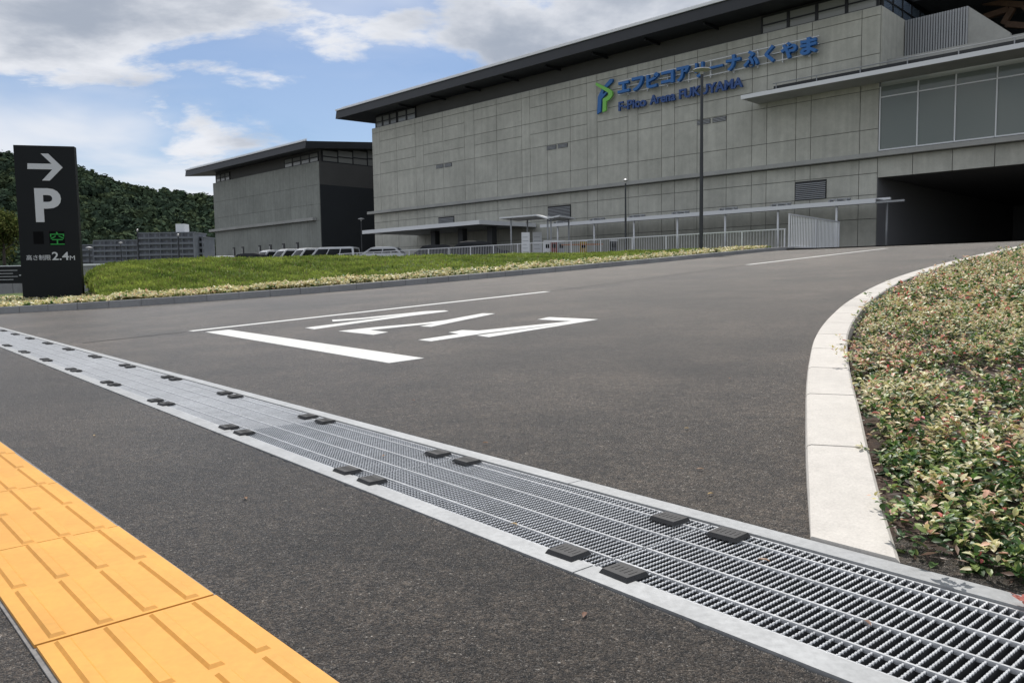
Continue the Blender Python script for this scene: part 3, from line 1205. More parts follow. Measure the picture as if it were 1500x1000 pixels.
def blades(P_, hlo, hhi, wd, cols_):
    n = len(P_)
    az = RNG.random(n) * 6.28
    h_ = (hlo + RNG.random(n) * (hhi - hlo))[:, None]
    s = np.stack([np.cos(az), np.sin(az), np.zeros(n)], 1) * wd * .5
    ln = np.stack([RNG.normal(0, .35, n), RNG.normal(0, .35, n), np.ones(n)], 1)
    V = np.stack([P_ - s, P_ + s, P_ + ln * h_ * .6 + s * .7, P_ + ln * h_ * .6 - s * .7, P_ + ln * h_ * np.array([1.35, 1.35, .95])], 1)
    b_ = (np.arange(n) * 5)[:, None]
    Q = b_ + np.array((0, 1, 2, 3))
    T = b_ + np.array((3, 2, 4))
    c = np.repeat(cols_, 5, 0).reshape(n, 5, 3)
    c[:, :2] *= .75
    return V.reshape(-1, 3), T, Q, c.reshape(-1, 3)


P_ = bank_sample(150000, .20, .97, .22, 1.0)
P_ = np.concatenate([P_, np.repeat(bank_sample(2600, .22, .97, .24, 1.0), 9, 0) + RNG.normal(0, .05, (23400, 3)) * np.array([1, 1, 0])])
n = len(P_)
f = np.clip(.5 + .35 * np.sin(P_[:, 0] * 1.9 + 2.5 * np.sin(P_[:, 1] * 1.3)) * np.sin(P_[:, 1] * 2.7 + 2 * np.sin(P_[:, 0] * .9)) + .25 * np.sin(P_[:, 0] * 5.1 + P_[:, 1] * 3) * np.sin(P_[:, 1] * 6.3), 0, 1)
base = np.array([.12, .19, .034]) * (1 - f[:, None]) + np.array([.37, .44, .09]) * f[:, None]
cg = base * (.65 + .7 * RNG.random((n, 1)))
dry = RNG.random(n) < .07
cg[dry] = np.array([.28, .24, .1])
cg[150000:] *= np.repeat(.6 + .7 * RNG.random(2600), 9)[:, None]
V, T, Q, C_ = blades(P_, .02, .07, .026, cg)
V = V.reshape(-1, 5, 3)
V[150000:, 2:, 2] += RNG.random((23400, 1)) * .05
V = V.reshape(-1, 3)
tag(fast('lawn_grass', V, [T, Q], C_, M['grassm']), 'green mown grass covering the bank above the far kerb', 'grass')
# tuft beside the grating
P_ = uv(1.72, .30) + RNG.normal(0, .035, (160, 3)) * np.array([1, 1, .0])
P_[:, 2] = .0
V, T, Q, C_ = blades(P_, .05, .15, .004, np.tile((.13, .2, .05), (160, 1)) * (.6 + .8 * RNG.random((160, 1))))
tag(fast('grass_tuft', V, [T, Q], C_, M['grassm'], kind=None), 'thin green grass tuft growing at the edge of the drain frame', 'grass')
# fallen pink leaves on the frame
fl = np.array([chp(1.565, .455, .012)]) + RNG.normal(0, .006, (7, 3)) * np.array([1, 1, .5])
az = RNG.random(7) * 6.28
V, T, C_ = diamond_arrays(fl, np.stack([np.cos(az), np.sin(az), .4 * np.ones(7)], 1), RNG.normal(0, .4, (7, 3)) + np.array([0, 0, 1]), np.full(7, .026), np.full(7, .013),
                          np.tile((.62, .24, .19), (7, 1)))
tag(fast('fallen_sprig', V, [T], C_, M['leaf'], kind=None), 'small fallen pink leaf sprig lying on the drain frame', 'leaf')

# a few dead leaves blown onto the grating and the asphalt
LV = [(1.30, .62, .004), (1.43, .88, .004), (1.20, 1.42, .004), (1.36, 2.3, .004), (.95, .95, .003), (.80, 2.1, .003), (1.75, 1.25, .012), (1.9, 1.42, .022),
      (2.3, 1.75, .045), (2.0, 3.1, .03), (1.7, 2.2, .012), (3.2, 2.2, .10), (.7, 3.4, .003)]
for u_, v_, z_ in LV:
    P1 = np.array([EU * u_ + EV * v_ + np.array([0, 0, z_])])
    a_ = RNG.random(1) * 6.28
    c_ = np.array([[(.30, .17, .09), (.42, .30, .14), (.22, .12, .08), (.55, .30, .22)][RNG.integers(0, 4)]])
    V, T, Q, C_ = leaf_arrays(P1, np.stack([np.cos(a_), np.sin(a_), .12 * np.ones(1)], 1), np.array([[.1, .1, 1.]]), np.array([.018 + .010 * RNG.random()]), np.array([.009]), c_, c_ * 1.1, .3, .1)
    tag(fast('dead_leaf', V, [T, Q], C_, M['leaf'], kind=None), 'small dry brown leaf lying loose on the asphalt or the grating', 'leaf', 'dead leaves blown about the driveway mouth')

# ---- wooded hill
def hill_crest(X):
    return np.interp(X, [-1100, -700, -490, -410, -358, -299, -280, -150, 0, 300, 800], [150, 148, 119, 102, 84, 75, 72, 60, 48, 40, 30])


def hill_z(X, Y):
    s = np.clip((Y - 440) / 320, 0, 1)
    s2 = s * s * (3 - 2 * s) * .35 + s * .65
    back = 1 - .5 * np.clip((Y - 760) / 400, 0, 1)
    return hill_crest(X) * s2 * back + 5 * np.sin(X * .035 + Y * .02) * s * (1 - s) * 2 - .4 * (1 - s)


gx, gy = np.linspace(-1100, 800, 80), np.linspace(440, 1200, 40)
XX, YY = np.meshgrid(gx, gy, indexing='ij')
sheet('hill', np.stack([XX, YY, hill_z(XX, YY)], -1), M['ground'])
nt_ = 3300
tx = -760 + RNG.random(nt_) * 560
ty = 450 + RNG.random(nt_) * 340
tz = hill_z(tx, ty)
rad = 3.6 + 3.4 * RNG.random(nt_) ** 1.5
per = 90
k = np.repeat(np.arange(nt_), per)
dirs = unit(RNG.normal(0, 1, (nt_ * per, 3)))
dirs[:, 2] = np.abs(dirs[:, 2]) * 1.0 - .25
dirs = unit(dirs)
lump = .75 + .35 * np.sin(dirs[:, 0] * 5 + k) * np.sin(dirs[:, 1] * 5 + k * .7)
pos = np.stack([tx[k], ty[k], tz[k] + rad[k] * .75], 1) + dirs * (rad[k] * lump)[:, None] * np.array([1, 1, 1.05])
az = RNG.normal(0, 1, (nt_ * per, 3))
ax = unit(np.cross(dirs, az))
pal = np.array([(.036, .054, .034), (.044, .062, .037), (.032, .047, .033), (.050, .066, .036), (.040, .058, .038)]) * 1.4  # slight bluish haze put into the crown colours
cb = pal[RNG.integers(0, 5, nt_)][k] * (.75 + .5 * RNG.random((nt_ * per, 1)))
V, T, C_ = diamond_arrays(pos - ax * .8, ax, dirs + RNG.normal(0, .35, dirs.shape), rad[k] * .55 + .6, rad[k] * .42 + .5, cb)
tag(fast('hill_forest', V, [T], C_, M['forest']), 'dark green forest covering the hill behind the parking sign', 'forest')


def tree(loc, hgt, cr_r, label, cols_, group=None):
    root = thing('broadleaf_tree', loc, label, 'tree', group)
    loc = np.asarray(loc, float)
    m_ = MB()
    top = loc + np.array([.1, 0, hgt * .62])
    m_.tube(loc - np.array([0, 0, .3]), loc + np.array([.05, 0, hgt * .4]), .14, .1, 8)
    m_.tube(loc + np.array([.05, 0, hgt * .38]), top, .1, .05, 8)
    for q in range(6):
        a_ = q * 1.05 + random.random()
        s_ = loc + np.array([.05, 0, hgt * (.35 + .05 * q)])
        m_.tube(s_, s_ + np.array([math.cos(a_) * cr_r * .7, math.sin(a_) * cr_r * .7, hgt * .2]), .05, .015, 6)
    build(m_, 'trunk', M['bark'], root, True)
    n_ = 2600
    cc = RNG.normal(0, 1, (22, 3)) * np.array([.5, .5, .33]) * cr_r
    cc[:, 2] *= hgt * .28 / (cr_r * .5)
    kk = RNG.integers(0, 22, n_)
    p = loc + np.array([0, 0, hgt * .66]) + cc[kk] + RNG.normal(0, .28, (n_, 3)) * cr_r * .55
    d_ = unit(RNG.normal(0, 1, (n_, 3)))
    c_ = np.array(cols_)[RNG.integers(0, len(cols_), n_)] * (.6 + .8 * RNG.random((n_, 1)))
    V_, T_, C2 = diamond_arrays(p, d_, RNG.normal(0, 1, (n_, 3)) + np.array([0, 0, .8]), np.full(n_, .30), np.full(n_, .17), c_)
    fast('crown', V_, [T_], C2, M['forest'], root, kind=None)


G1 = [(.10, .12, .035), (.14, .15, .05), (.07, .10, .03)]
p0 = at_depth(6, 385, 66)
tree((p0[0], 66, LOT), 5.2, 1.7, 'young olive green tree beyond the low wall, left of the parking sign', G1)
p0 = at_depth(-45, 385, 70)
tree((p0[0], 70, LOT), 5.8, 2.0, 'taller olive green tree standing at the end of the car park', G1)


# ================================================================== ARENA BUILDING
arena = thing('arena_building', fac(22, 0, LOT), 'large grey concrete panel arena with dark overhanging roof and blue sign lettering', 'building')
ZT = 14.97
m_ = MB()
m_.fbox(0.0, 47.0, -30, -.05, LOT - .5, ZT - .03)
facade = build(m_, 'wall', M['joint'], arena)
cols_t = [0, 1.0, 3.8, 4.71, 6.54, 7.51, 9.24, 11.35, 13.06, 14.08, 16.0, 16.85, 19.57, 20.5, 22.1, 24.4, 26.2, 27.1, 29.9, 32.6, 33.8, 36.6, 39.3, 40.4, 43.2, 45.8, 47.0]
rows_hi = [7.12, 8.42, 10.55, 11.6, 12.45, 13.62, 14.5, 14.97]
rows_lo = [LOT - .3, 3.53, 4.85, 6.02, 6.82]
louvres = [(2.81, 4.69, 4.86, 5.95), (22.1, 24.4, 4.86, 5.95), (35.3, 37.4, 4.86, 5.95)]
gap = .018


def panel(parent, t0, t1, z0, z1, w=0.0, mt='panel'):
    b_ = MB()
    b_.fbox(t0 + gap, t1 - gap, w - .051, w, z0 + gap, z1 - gap)
    return build(b_, 'panel', M[mt], parent, recalc=False)


for rows in (rows_lo, rows_hi):
    for i in range(len(cols_t) - 1):
        zs = list(rows)
        # the paired narrow strips run through two rows
        if cols_t[i + 1] - cols_t[i] < 1.25 and rows is rows_hi:
            zs = [7.12, 8.42, 10.55, 12.45, 14.5, 14.97]
        for z0, z1 in zip(zs[:-1], zs[1:]):
            panel(facade, cols_t[i], cols_t[i + 1], z0, z1)
# ledge along the facade and on over the garage
m_ = MB()
m_.fbox(-16, 47.6, .001, .42, 6.86, 7.10)
build(m_, 'ledge', M['ledge'], arena)
for (t0, t1, z0, z1) in louvres:
    lv = MB()
    lv.fbox(t0, t1, .002, .03, z0, z1)
    o = build(lv, 'louvre', M['frame'], arena)
    for k in range(9):
        z = z0 + .08 + (z1 - z0 - .12) * k / 9
        s_ = MB()
        s_.hexa([fac(t0 + .05, .03, z), fac(t1 - .05, .03, z), fac(t1 - .05, .075, z - .05), fac(t0 + .05, .075, z - .05),
                 fac(t0 + .05, .03, z + .015), fac(t1 - .05, .03, z + .015), fac(t1 - .05, .075, z - .035), fac(t0 + .05, .075, z - .035)])
        build(s_, 'louvre_slat', M['greysteel'], o, recalc=False)
for tc_ in (36.5, 23.4, 10.3):
    for s_ in (-1, 1):
        b_ = MB()
        b_.fbox(tc_ + s_ * .56 - .48, tc_ + s_ * .56 + .48, .002, .035, 10.2, 10.5)
        o = build(b_, 'vent', M['soffit'], arena)
        for q in range(3):
            b2 = MB()
            b2.fbox(tc_ + s_ * .56 - .46, tc_ + s_ * .56 + .46, .0352, .055, 10.225 + q * .09, 10.27 + q * .09)
            build(b2, 'vent_slat', M['greysteel'], o, recalc=False)
# clerestory storey, set back
ZS = 16.1
m_ = MB()
m_.fbox(0.25, 46.7, -28, -.35, ZT - .03, ZS + .05)
build(m_, 'upper_wall', M['upper'], arena)


def window_run(parent, t0, t1, n_, z0, z1, w, split=True, pm='pane'):
    dt = (t1 - t0) / n_
    for i in range(n_):
        a, b_ = t0 + dt * i, t0 + dt * (i + 1)
        fr = MB()
        q = .09
        fr.fbox(a, a + q, w, w + .1, z0, z1)
        fr.fbox(b_ - q, b_, w, w + .1, z0, z1)
        fr.fbox(a + q, b_ - q, w, w + .1, z0, z0 + q)
        fr.fbox(a + q, b_ - q, w, w + .1, z1 - q, z1)
        if split:
            fr.fbox(a + q, b_ - q, w + .004, w + .09, (z0 + z1) / 2 - .04, (z0 + z1) / 2 + .04)
        o = build(fr, 'window', M['frame'], parent, recalc=False)
        pn = MB()
        pn.fbox(a + q - .01, b_ - q + .01, w + .02, w + .05, z0 + q - .01, z1 - q + .01)
        build(pn, 'pane', M[pm], o, recalc=False)


window_run(arena, 43.4, 46.75, 3, ZT + .02, ZS - .02, -.34)
window_run(arena, 40.6, 43.3, 2, ZT + .02, ZS - .02, -.34)
window_run(arena, .26, 7.1, 4, ZT + .02, ZS - .02, -.34)
m_ = MB()
m_.fbox(0, 47.0, -.34, -.02, ZT - .028, ZT + .01)
build(m_, 'coping', M['ledge'], arena)
# roof: thin dark slab, sloping up to the back
def roof(parent, t0, t1, w_front, w_back, z_bot, thick, rise, name='roof'):
    b_ = MB()
    zb2 = z_bot + rise
    b_.hexa([fac(t0, w_front, z_bot), fac(t1, w_front, z_bot), fac(t1, w_back, zb2), fac(t0, w_back, zb2),
             fac(t0, w_front - .12, z_bot + thick), fac(t1, w_front - .12, z_bot + thick), fac(t1, w_back, zb2 + thick), fac(t0, w_back, zb2 + thick)])
    o = build(b_, name, M['roof'], parent)
    e_ = MB()
    e_.fbox(t0 - .02, t1 + .02, w_front - .2, w_front - .02, z_bot + thick + .002, z_bot + thick + .15)
    build(e_, 'roof_edge', M['edge'], o)
    r_ = MB()
    for k in range(int((t1 - t0) / 3) + 1):
        tt = t0 + .6 + k * 3
        if tt < t1 - .2:
            r_.tube(fac(tt, w_front - .5, z_bot + thick - .02), fac(tt, w_front - .5, z_bot + thick + .36), .018, n=6)
    r_.tube(fac(t0 + .4, w_front - .5, z_bot + thick + .36), fac(t1 - .4, w_front - .5, z_bot + thick + .36), .018, n=6)
    build(r_, 'fall_arrest_rail', M['edge'], o)
    return o


rf = roof(arena, 0.0, 50.1, 2.0, -30, ZS, .75, .9)
for k in range(8):
    tt = 10 + k * 4.4
    build(MB().fbox(tt, tt + .12, -.3, 1.4, ZS - .14, ZS - .002), 'soffit_rib', M['roof'], rf)

# ---- bridging wing over the garage entrance (t < 0)
wing = build(MB().fbox(-16, -.001, -.6, -.05, 5.80, 7.2), 'bridge_beam', M['joint'], arena)
tb_ = [0, -1.81, -3.74, -5.66, -7.6, -9.5, -11.5, -13.5, -16]
for a, b_ in zip(tb_[:-1], tb_[1:]):
    panel(wing, b_, a, 5.74, 6.84)
# glazed corridor
m_ = MB()
m_.fbox(-16, -.02, -8, -.62, 7.12, 7.2)
m_.fbox(-16, -.02, -8, -7.8, 7.2, 10.7)
m_.fbox(-16, -.02, -8, -.15, 10.66, 10.9)
m_.fbox(-9.2, -9.0, -7.8, -3, 7.2, 10.66)
m_.fbox(-1.4, -1.25, -2.6, -1.9, 7.2, 9.0)
m_.fbox(-1.05, -.95, -2.6, -1.9, 7.2, 9.0)
build(m_, 'corridor', M['room'], arena)
gt = [0, -1.93, -3.74, -5.6, -7.5, -9.4, -11.3, -13.6, -16]
for a, b_ in zip(gt[:-1], gt[1:]):
    fr = MB()
    fr.fbox(a - .08, a - .02, -.16, -.02, 7.2, 10.64)
    fr.fbox(b_, a - .08, -.15, -.03, 7.2, 7.27)
    fr.fbox(b_, a - .08, -.13, -.05, 10.05, 10.11)
    o = build(fr, 'glazing_bar', M['steel'], arena, recalc=False)
    pn = MB()
    pn.fbox(b_ + .0, a - .08, -.10, -.08, 7.27, 10.64)
    build(pn, 'pane', M['glass'], o, recalc=False)
# canopy slab above the corridor
slab = build(MB().fbox(-16, 7.1, -.02 + .03, 2.0, 10.86, 11.02), 'canopy_slab', M['ledge'], arena)
build(MB().fbox(-16, 7.14, 2.001, 2.09, 10.85, 11.08), 'canopy_edge', M['steel'], slab)
build(MB().fbox(-16, 5.6, 1.0, 1.06, 11.03, 11.50), 'gutter_screen', M['soffit'], slab)
bm_ = MB()
for k in range(9):
    bm_.tube(fac(5.4 - k * 2.4, 1.15, 11.02), fac(5.4 - k * 2.4, 1.15, 11.62), .03, n=6)
bm_.tube(fac(5.6, 1.15, 11.62), fac(-16, 1.15, 11.62), .03, n=6)
build(bm_, 'canopy_rail', M['greysteel'], slab)
# terrace above the corridor
build(MB().fbox(-16, -.07, -1.2, -.9, 10.9, 12.25), 'terrace_parapet', M['ledge'], arena)
build(MB().fbox(-16, -.002, -30, -1.2, 10.9, 11.3), 'terrace_floor', M['ledge'], arena)
SW = -3.5
sx0, sz0 = px_fac(1327, 76, SW)
sx1, sz1 = px_fac(1416, 57, SW)
sz2, sz3 = px_fac(1330, 30, SW)[1], px_fac(1416, 10, SW)[1]
screen = build(MB().fbox(sx1, sx0, SW - .12, SW, 11.31, 11.5), 'louvre_screen', M['greysteel'], arena)
build(MB().fbox(sx1, sx0, SW - .9, SW - .85, 11.31, sz2 - .6), 'screen_backing', M['soffit'], arena)
for k in range(24):
    f = k / 23
    tt = sx0 + (sx1 - sx0) * f
    build(MB().fbox(tt - .045, tt + .045, SW - .12, SW + .08, 11.5, sz2 + (sz3 - sz2) * f), 'screen_slat', M['greysteel'], screen, recalc=False)
# stair wall with its raking top
ex0, ez0 = px_fac(1418, 9, SW)
ex1, ez1 = px_fac(1480, 48, SW)
m_ = MB()
m_.hexa([fac(ex0, SW, 11.3), fac(ex1, SW, 11.3), fac(ex1, SW - .3, 11.3), fac(ex0, SW - .3, 11.3),
         fac(ex0, SW, ez0), fac(ex1, SW, ez1), fac(ex1, SW - .3, ez1), fac(ex0, SW - .3, ez0)])
build(m_, 'stair_wall', M['ledge'], arena)
# side wall clad in concrete and blue glazing of the upper storey (faces the terrace)
sw = build(MB().fbox(-.06, -.003, -20, -.06, 10.92, ZT - .04), 'side_wall', M['panel'], arena)
for k in range(7):
    a, b_ = -.5 - k * 1.5, -.5 - (k + 1) * 1.5
    fr = MB()
    fr.fbox(.06, .2, a - .1, a, ZT, ZS + .05)
    fr.fbox(.06, .2, b_, a - .1, ZT, ZT + .08)
    fr.fbox(.07, .19, b_, a - .1, ZT + .52, ZT + .59)
    o = build(fr, 'side_window', M['frame'], arena, recalc=False)
    build(MB().fbox(.12, .15, b_, a - .1, ZT + .08, ZS + .05), 'pane', M['blueglass'], o, recalc=False)
# great roof over the terrace with timber braces
rf2 = build(MB().hexa([fac(-40, -5.0, 16.3), fac(-.02, -5.0, 16.3), fac(-.02, -32, 17.0), fac(-40, -32, 17.0),
                       fac(-40, -5.0, 17.2), fac(-.02, -5.0, 17.2), fac(-.02, -32, 19.6), fac(-40, -32, 19.6)]), 'terrace_roof', M['soffit'], arena)
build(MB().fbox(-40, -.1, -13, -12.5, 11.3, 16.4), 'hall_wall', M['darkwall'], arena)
for (xa, ya), (xb, yb) in (((1424, 2), (1500, 8)), ((1484, 12), (1470, 36)), ((1474, 36), (1512, 39)), ((1440, 26), (1478, 14)), ((1500, 9), (1524, 34))):
    (ta, za), (tb2, zb2) = px_fac(xa, ya, -9.0), px_fac(xb, yb, -9.0)
    build(MB().bar(fac(ta, -9.0, za), fac(tb2, -9.0, zb2), .32, .34, up=-BN), 'timber_brace', M['wood'], arena)
# garage interior
m_ = MB()
m_.fbox(-16, -.02, -30, -.61, 5.78, 6.1)
m_.fbox(-30, -16, -30, -.05, LOT - .4, 11)
m_.fbox(-16, -.02, -30.4, -30, LOT - .4, 6.1)
m_.fbox(-.02, -.001, -30, -.051, LOT - .4, 5.8)
gar = build(m_, 'garage_interior', M['garage'], arena)
for tt in (-8.5,):
    for ww in (-9, -18):
        build(MB().fbox(tt - .35, tt + .35, ww - .7, ww, LOT - .3, 5.8), 'garage_column', M['garage'], gar)

# ---- entrance porch
porch = thing('entrance_porch', fac(33, 3.3, LOT), 'wide flat entrance porch on dark columns against the concrete facade', 'porch')
pr = build(MB().fbox(25.75, 40.3, .02, 6.0, 4.50, 4.72), 'porch_roof', M['greysteel'], porch)
build(MB().fbox(25.7, 40.35, 6.001, 6.08, 4.46, 4.76), 'porch_fascia', M['steel'], pr)
build(MB().fbox(25.66, 25.749, .02, 6.07, 4.46, 4.76), 'porch_fascia', M['steel'], pr)
for px in (637, 677, 720):
    tt = px_fac(px, 350, 3.0)[0]
    build(MB().fbox(tt - .28, tt + .28, 2.7, 3.2, LOT - .1, 4.5), 'column', M['pole'], porch)

# ---- covered walkway
walk = thing('covered_walkway', fac(10, 2, LOT), 'long light steel covered walkway on slim posts along the concrete facade', 'walkway')
wr = build(MB().fbox(-1.0, 22.5, .9, 2.9, 4.28, 4.36), 'walkway_roof', M['greysteel'], walk)
build(MB().fbox(-1.02, 22.5, 2.901, 3.02, 4.14, 4.36), 'front_beam', M['steel'], wr)
build(MB().fbox(-2.4, -1.021, 2.80, 2.92, 4.12, 4.22), 'beam_end', M['greysteel'], wr)
build(MB().fbox(-1.02, 22.5, .75, .898, 4.44, 4.56), 'rear_beam', M['steel'], wr)
for k in range(7):
    tt = 1.06 + 3.32 * k
    b_ = MB().tube(fac(tt, 2.8, LOT - .05), fac(tt, 2.8, 4.28), .06, n=10)
    build(b_, 'post', M['steel'], walk, True)
    b_ = MB()
    b_.fbox(tt - .05, tt + .05, .9, 2.9, 4.362, 4.50)
    b_.fbox(tt - .55, tt + .55, 2.3, 2.38, 4.501, 4.57)
    b_.fbox(tt - .5, tt - .42, 2.2, 2.7, 4.37, 4.499)
    b_.fbox(tt + .42, tt + .5, 2.2, 2.7, 4.37, 4.499)
    build(b_, 'bracket', M['greysteel'], walk)
build(MB().tube(fac(-.9, 1.0, LOT - .05), fac(-.9, 1.0, 4.28), .06), 'post', M['greysteel'], walk, True)

# ---- sign lettering on the facade
sign = thing('arena_sign', fac(11, .1, 12.0), 'blue Japanese and Latin lettering with a blue and green emblem on the facade', 'sign')
UP = np.array([0, 0, 1.])
jp = 'エフピコアリーナふくやま'
t_l, t_r = 17.45, 3.2
pitch = (t_l - t_r) / 12
HT = {'ー': (.14, .40, .42), 'エ': (.76, .10, 0), 'コ': (.82, .08, 0), 'ふ': (.98, 0, 0), 'く': (1.02, 0, .1)}
for k, ch_ in enumerate(jp):
    hgt, dz_, _x = HT.get(ch_, (.94, .02, 0))
    wd = .98 if ch_ not in 'くリ' else .62
    tl = t_l - k * pitch - (pitch - wd) / 2
    text_obj(ch_, 'character', sign, M['blue'], fac(tl, .28, 13.05 + dz_), -BV, UP, hgt, wd, .24, .045)
words = [('F-Pico', 17.42, 15.12), ('Arena', 14.82, 12.82), ('FUKUYAMA', 12.52, 7.98)]
for w_1, a, b_ in words:
    text_obj(w_1, 'word', sign, M['blued'], fac(a, .18, 12.0), -BV, UP, .62, a - b_, .16, .028)
rl = MB()
for z in (13.12, 13.58, 14.02):
    rl.fbox(3.3, 17.5, .19, .235, z, z + .045)
for k in range(9):
    tt = 3.9 + k * 1.6
    rl.fbox(tt - .025, tt + .025, .002, .189, 13.0, 14.1)
build(rl, 'sign_rail', M['steel'], sign)


def emblem(pts, name, mt, w):
    b_ = MB()
    n_ = len(pts)
    tri = tessellate_polygon([[Vector((p[0], p[1], 0)) for p in pts]])
    fr_ = [fac(19.4 - p[0], w + .14, 12.1 + p[1]) for p in pts]
    bk_ = [fac(19.4 - p[0], w, 12.1 + p[1]) for p in pts]
    b_.add(fr_ + bk_, [tuple(t) for t in tri] + [(i, (i + 1) % n_, n_ + (i + 1) % n_, n_ + i) for i in range(n_)])
    build(b_, name, mt, sign)


# F-like blue stroke and P-like green stroke
emblem([(.02, 0), (.34, .12), (.42, 1.0), (1.0, 1.42), (1.0, 1.55), (.55, 1.3), (.62, 1.55), (1.4, 2.02), (1.45, 2.22), (1.2, 2.25), (.5, 1.75), (.1, 1.2)], 'emblem_blue', M['blue'], .10)
emblem([(.62, .02), (.92, .10), (.95, .72), (1.28, .84), (1.5, 1.06), (1.5, 1.32), (1.3, 1.5), (.05, 2.2), (0, 2.02), (1.12, 1.3), (1.16, 1.16), (1.02, 1.06), (.66, .96)], 'emblem_green', M['green'], .245)

# ================================================================== ANNEX
annex = thing('annex_hall', fac(68, 0, LOT), 'smaller grey concrete hall with dark flat roof standing behind the parked vans', 'building')
AZ0, AZ1 = 13.0, 14.05
aw = build(MB().fbox(56.6, 81.4, -26, -.05, LOT - .5, AZ0 - .02), 'wall', M['joint'], annex)
at_ = [56.6, 59.2, 62.6, 66, 69.4, 72.8, 76.2, 81.4]
az_ = [LOT - .4, 6.85, 8.6, 10.6, AZ0]
slots = [61.4, 64.4, 67.4, 69.9, 74.1, 76.4]
gap = .012
for a, b_ in zip(at_[:-1], at_[1:]):
    for z0, z1 in zip(az_[:-1], az_[1:]):
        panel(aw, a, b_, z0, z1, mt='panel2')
gap = .018
build(MB().fbox(57.4, 82.2, .001, .45, 6.9, 7.2), 'ledge', M['ledge'], annex)
for s_ in slots:
    fr = build(MB().fbox(s_ - .28, s_ + .28, .003, .05, 3.6, 4.75), 'slot_window', M['frame'], annex)
    build(MB().fbox(s_ - .02, s_ + .22, .051, .07, 3.75, 4.6), 'pane', M['pane'], fr)
build(MB().fbox(56.52, 56.6 - .001, -26, -.06, LOT - .5, 10.6), 'side_wall', M['darkwall'], annex)  # shade of the recess is put into this near-black wall colour
build(MB().fbox(56.54, 56.6 - .001, -26, -.06, 10.6 + .002, AZ0 - .02), 'side_wall', M['upper'], annex)
build(MB().fbox(56.8, 81.1, -25, -.3, AZ0 - .02, AZ1 + .2), 'upper_wall', M['upper'], annex)
window_run(annex, 77.2, 81.0, 3, AZ0 + .02, AZ1 - .02, -.29)
window_run(annex, 57.0, 64.0, 4, AZ0 + .02, AZ1 - .02, -.29)
# side clerestory following the roof rise
for k in range(6):
    w0, w1 = -.5 - k * 1.9, -.5 - (k + 1) * 1.9
    h0 = AZ1 - .02 - (w1 + w0) / 2 * .10
    fr = MB()
    fr.fbox(56.66, 56.79, w0 - .1, w0, AZ0, h0)
    fr.fbox(56.66, 56.79, w1, w0 - .1, AZ0, AZ0 + .1)
    fr.fbox(56.67, 56.78, w1, w0 - .1, (AZ0 + h0) / 2 - .05, (AZ0 + h0) / 2 + .05)
    o = build(fr, 'side_window', M['frame'], annex, recalc=False)
    build(MB().fbox(56.72, 56.75, w1, w0 - .1, AZ0 + .1, h0), 'pane', M['pane'], o, recalc=False)
roof(annex, 55.8, 84.9, 2.0, -26, AZ1, .72, 2.6)

# ================================================================== PARKING SIGN PYLON
py = at_depth(25, 443, 19.0)
EX = np.array([.965, .262, 0.])
EY = np.array([-.262, .965, 0.])
PB = np.array([-11.66, 18.84, .14])
PW, PH = 1.29, 3.73
pyl = thing('parking_pylon', PB + EX * PW / 2, 'tall black parking sign slab with white arrow and P in the planting', 'sign')
body = MB()
body.obox(PB, EX * PW, EY * .2, (0, 0, PH))
bd = build(body, 'sign_body', M['black'], pyl)
build(MB().obox(PB - EX * .01 - EY * .01 + UP * -.12, EX * (PW + .02), EY * .22, (0, 0, .20)), 'plinth', M['frame'], pyl)


def pyp(a, b_, off=.0):                                  # fraction across, metres up
    return PB + EX * (a * PW) + UP * b_ - EY * off


def pyl_poly(pts, name, mt, off=.012):
    n_ = len(pts)
    tri = tessellate_polygon([[Vector((p[0], p[1], 0)) for p in pts]])
    b_ = MB()
    b_.add([pyp(p[0], p[1], off) for p in pts] + [pyp(p[0], p[1], .001) for p in pts], [tuple(t) for t in tri] + [(i, (i + 1) % n_, n_ + (i + 1) % n_, n_ + i) for i in range(n_)])
    return build(b_, name, mt, pyl)


Z = lambda c: PH * (1 - (c - 42) / 822.0)               # crop row to height
X_ = lambda c, r: (c - (60 + (r - 42) * .064)) / 330.0
arrow = [(137, 135), (268, 135), (208, 83), (250, 83), (329, 153), (258, 222), (216, 222), (272, 164), (137, 164)]
pyl_poly([(X_(c, r), Z(r)) for c, r in arrow], 'arrow', M['white'])
text_obj('P', 'letter', pyl, M['white'], pyp(X_(178, 350), Z(438), .001), EX, UP, Z(262) - Z(438), .56, .012, .03)
lp = MB()
lp.obox(pyp(X_(255, 525), Z(560), .004), EX * .33, EY * .003, (0, 0, Z(485) - Z(560)))
scn = build(lp, 'display', M['blackscreen'], pyl)
text_obj('空', 'led_character', pyl, M['led'], pyp(X_(260, 525), Z(556), .0045), EX, UP, Z(489) - Z(556), .305, .004, .0)
lp = MB()
lp.obox(pyp(X_(168, 525), Z(552), .004), EX * .22, EY * .003, (0, 0, Z(487) - Z(552)))
build(lp, 'display', M['blackscreen'], pyl)
text_obj('高さ制限', 'height_words', pyl, M['white'], pyp(X_(130, 625), Z(637), .001), EX, UP, Z(609) - Z(637), .52, .006, .004)
text_obj('2.4', 'height_figure', pyl, M['white'], pyp(X_(270, 625), Z(637), .001), EX, UP, Z(594) - Z(637), .365, .006, .012)
text_obj('M', 'height_unit', pyl, M['white'], pyp(X_(368, 625), Z(637), .001), EX, UP, Z(614) - Z(637), .11, .006, .0)

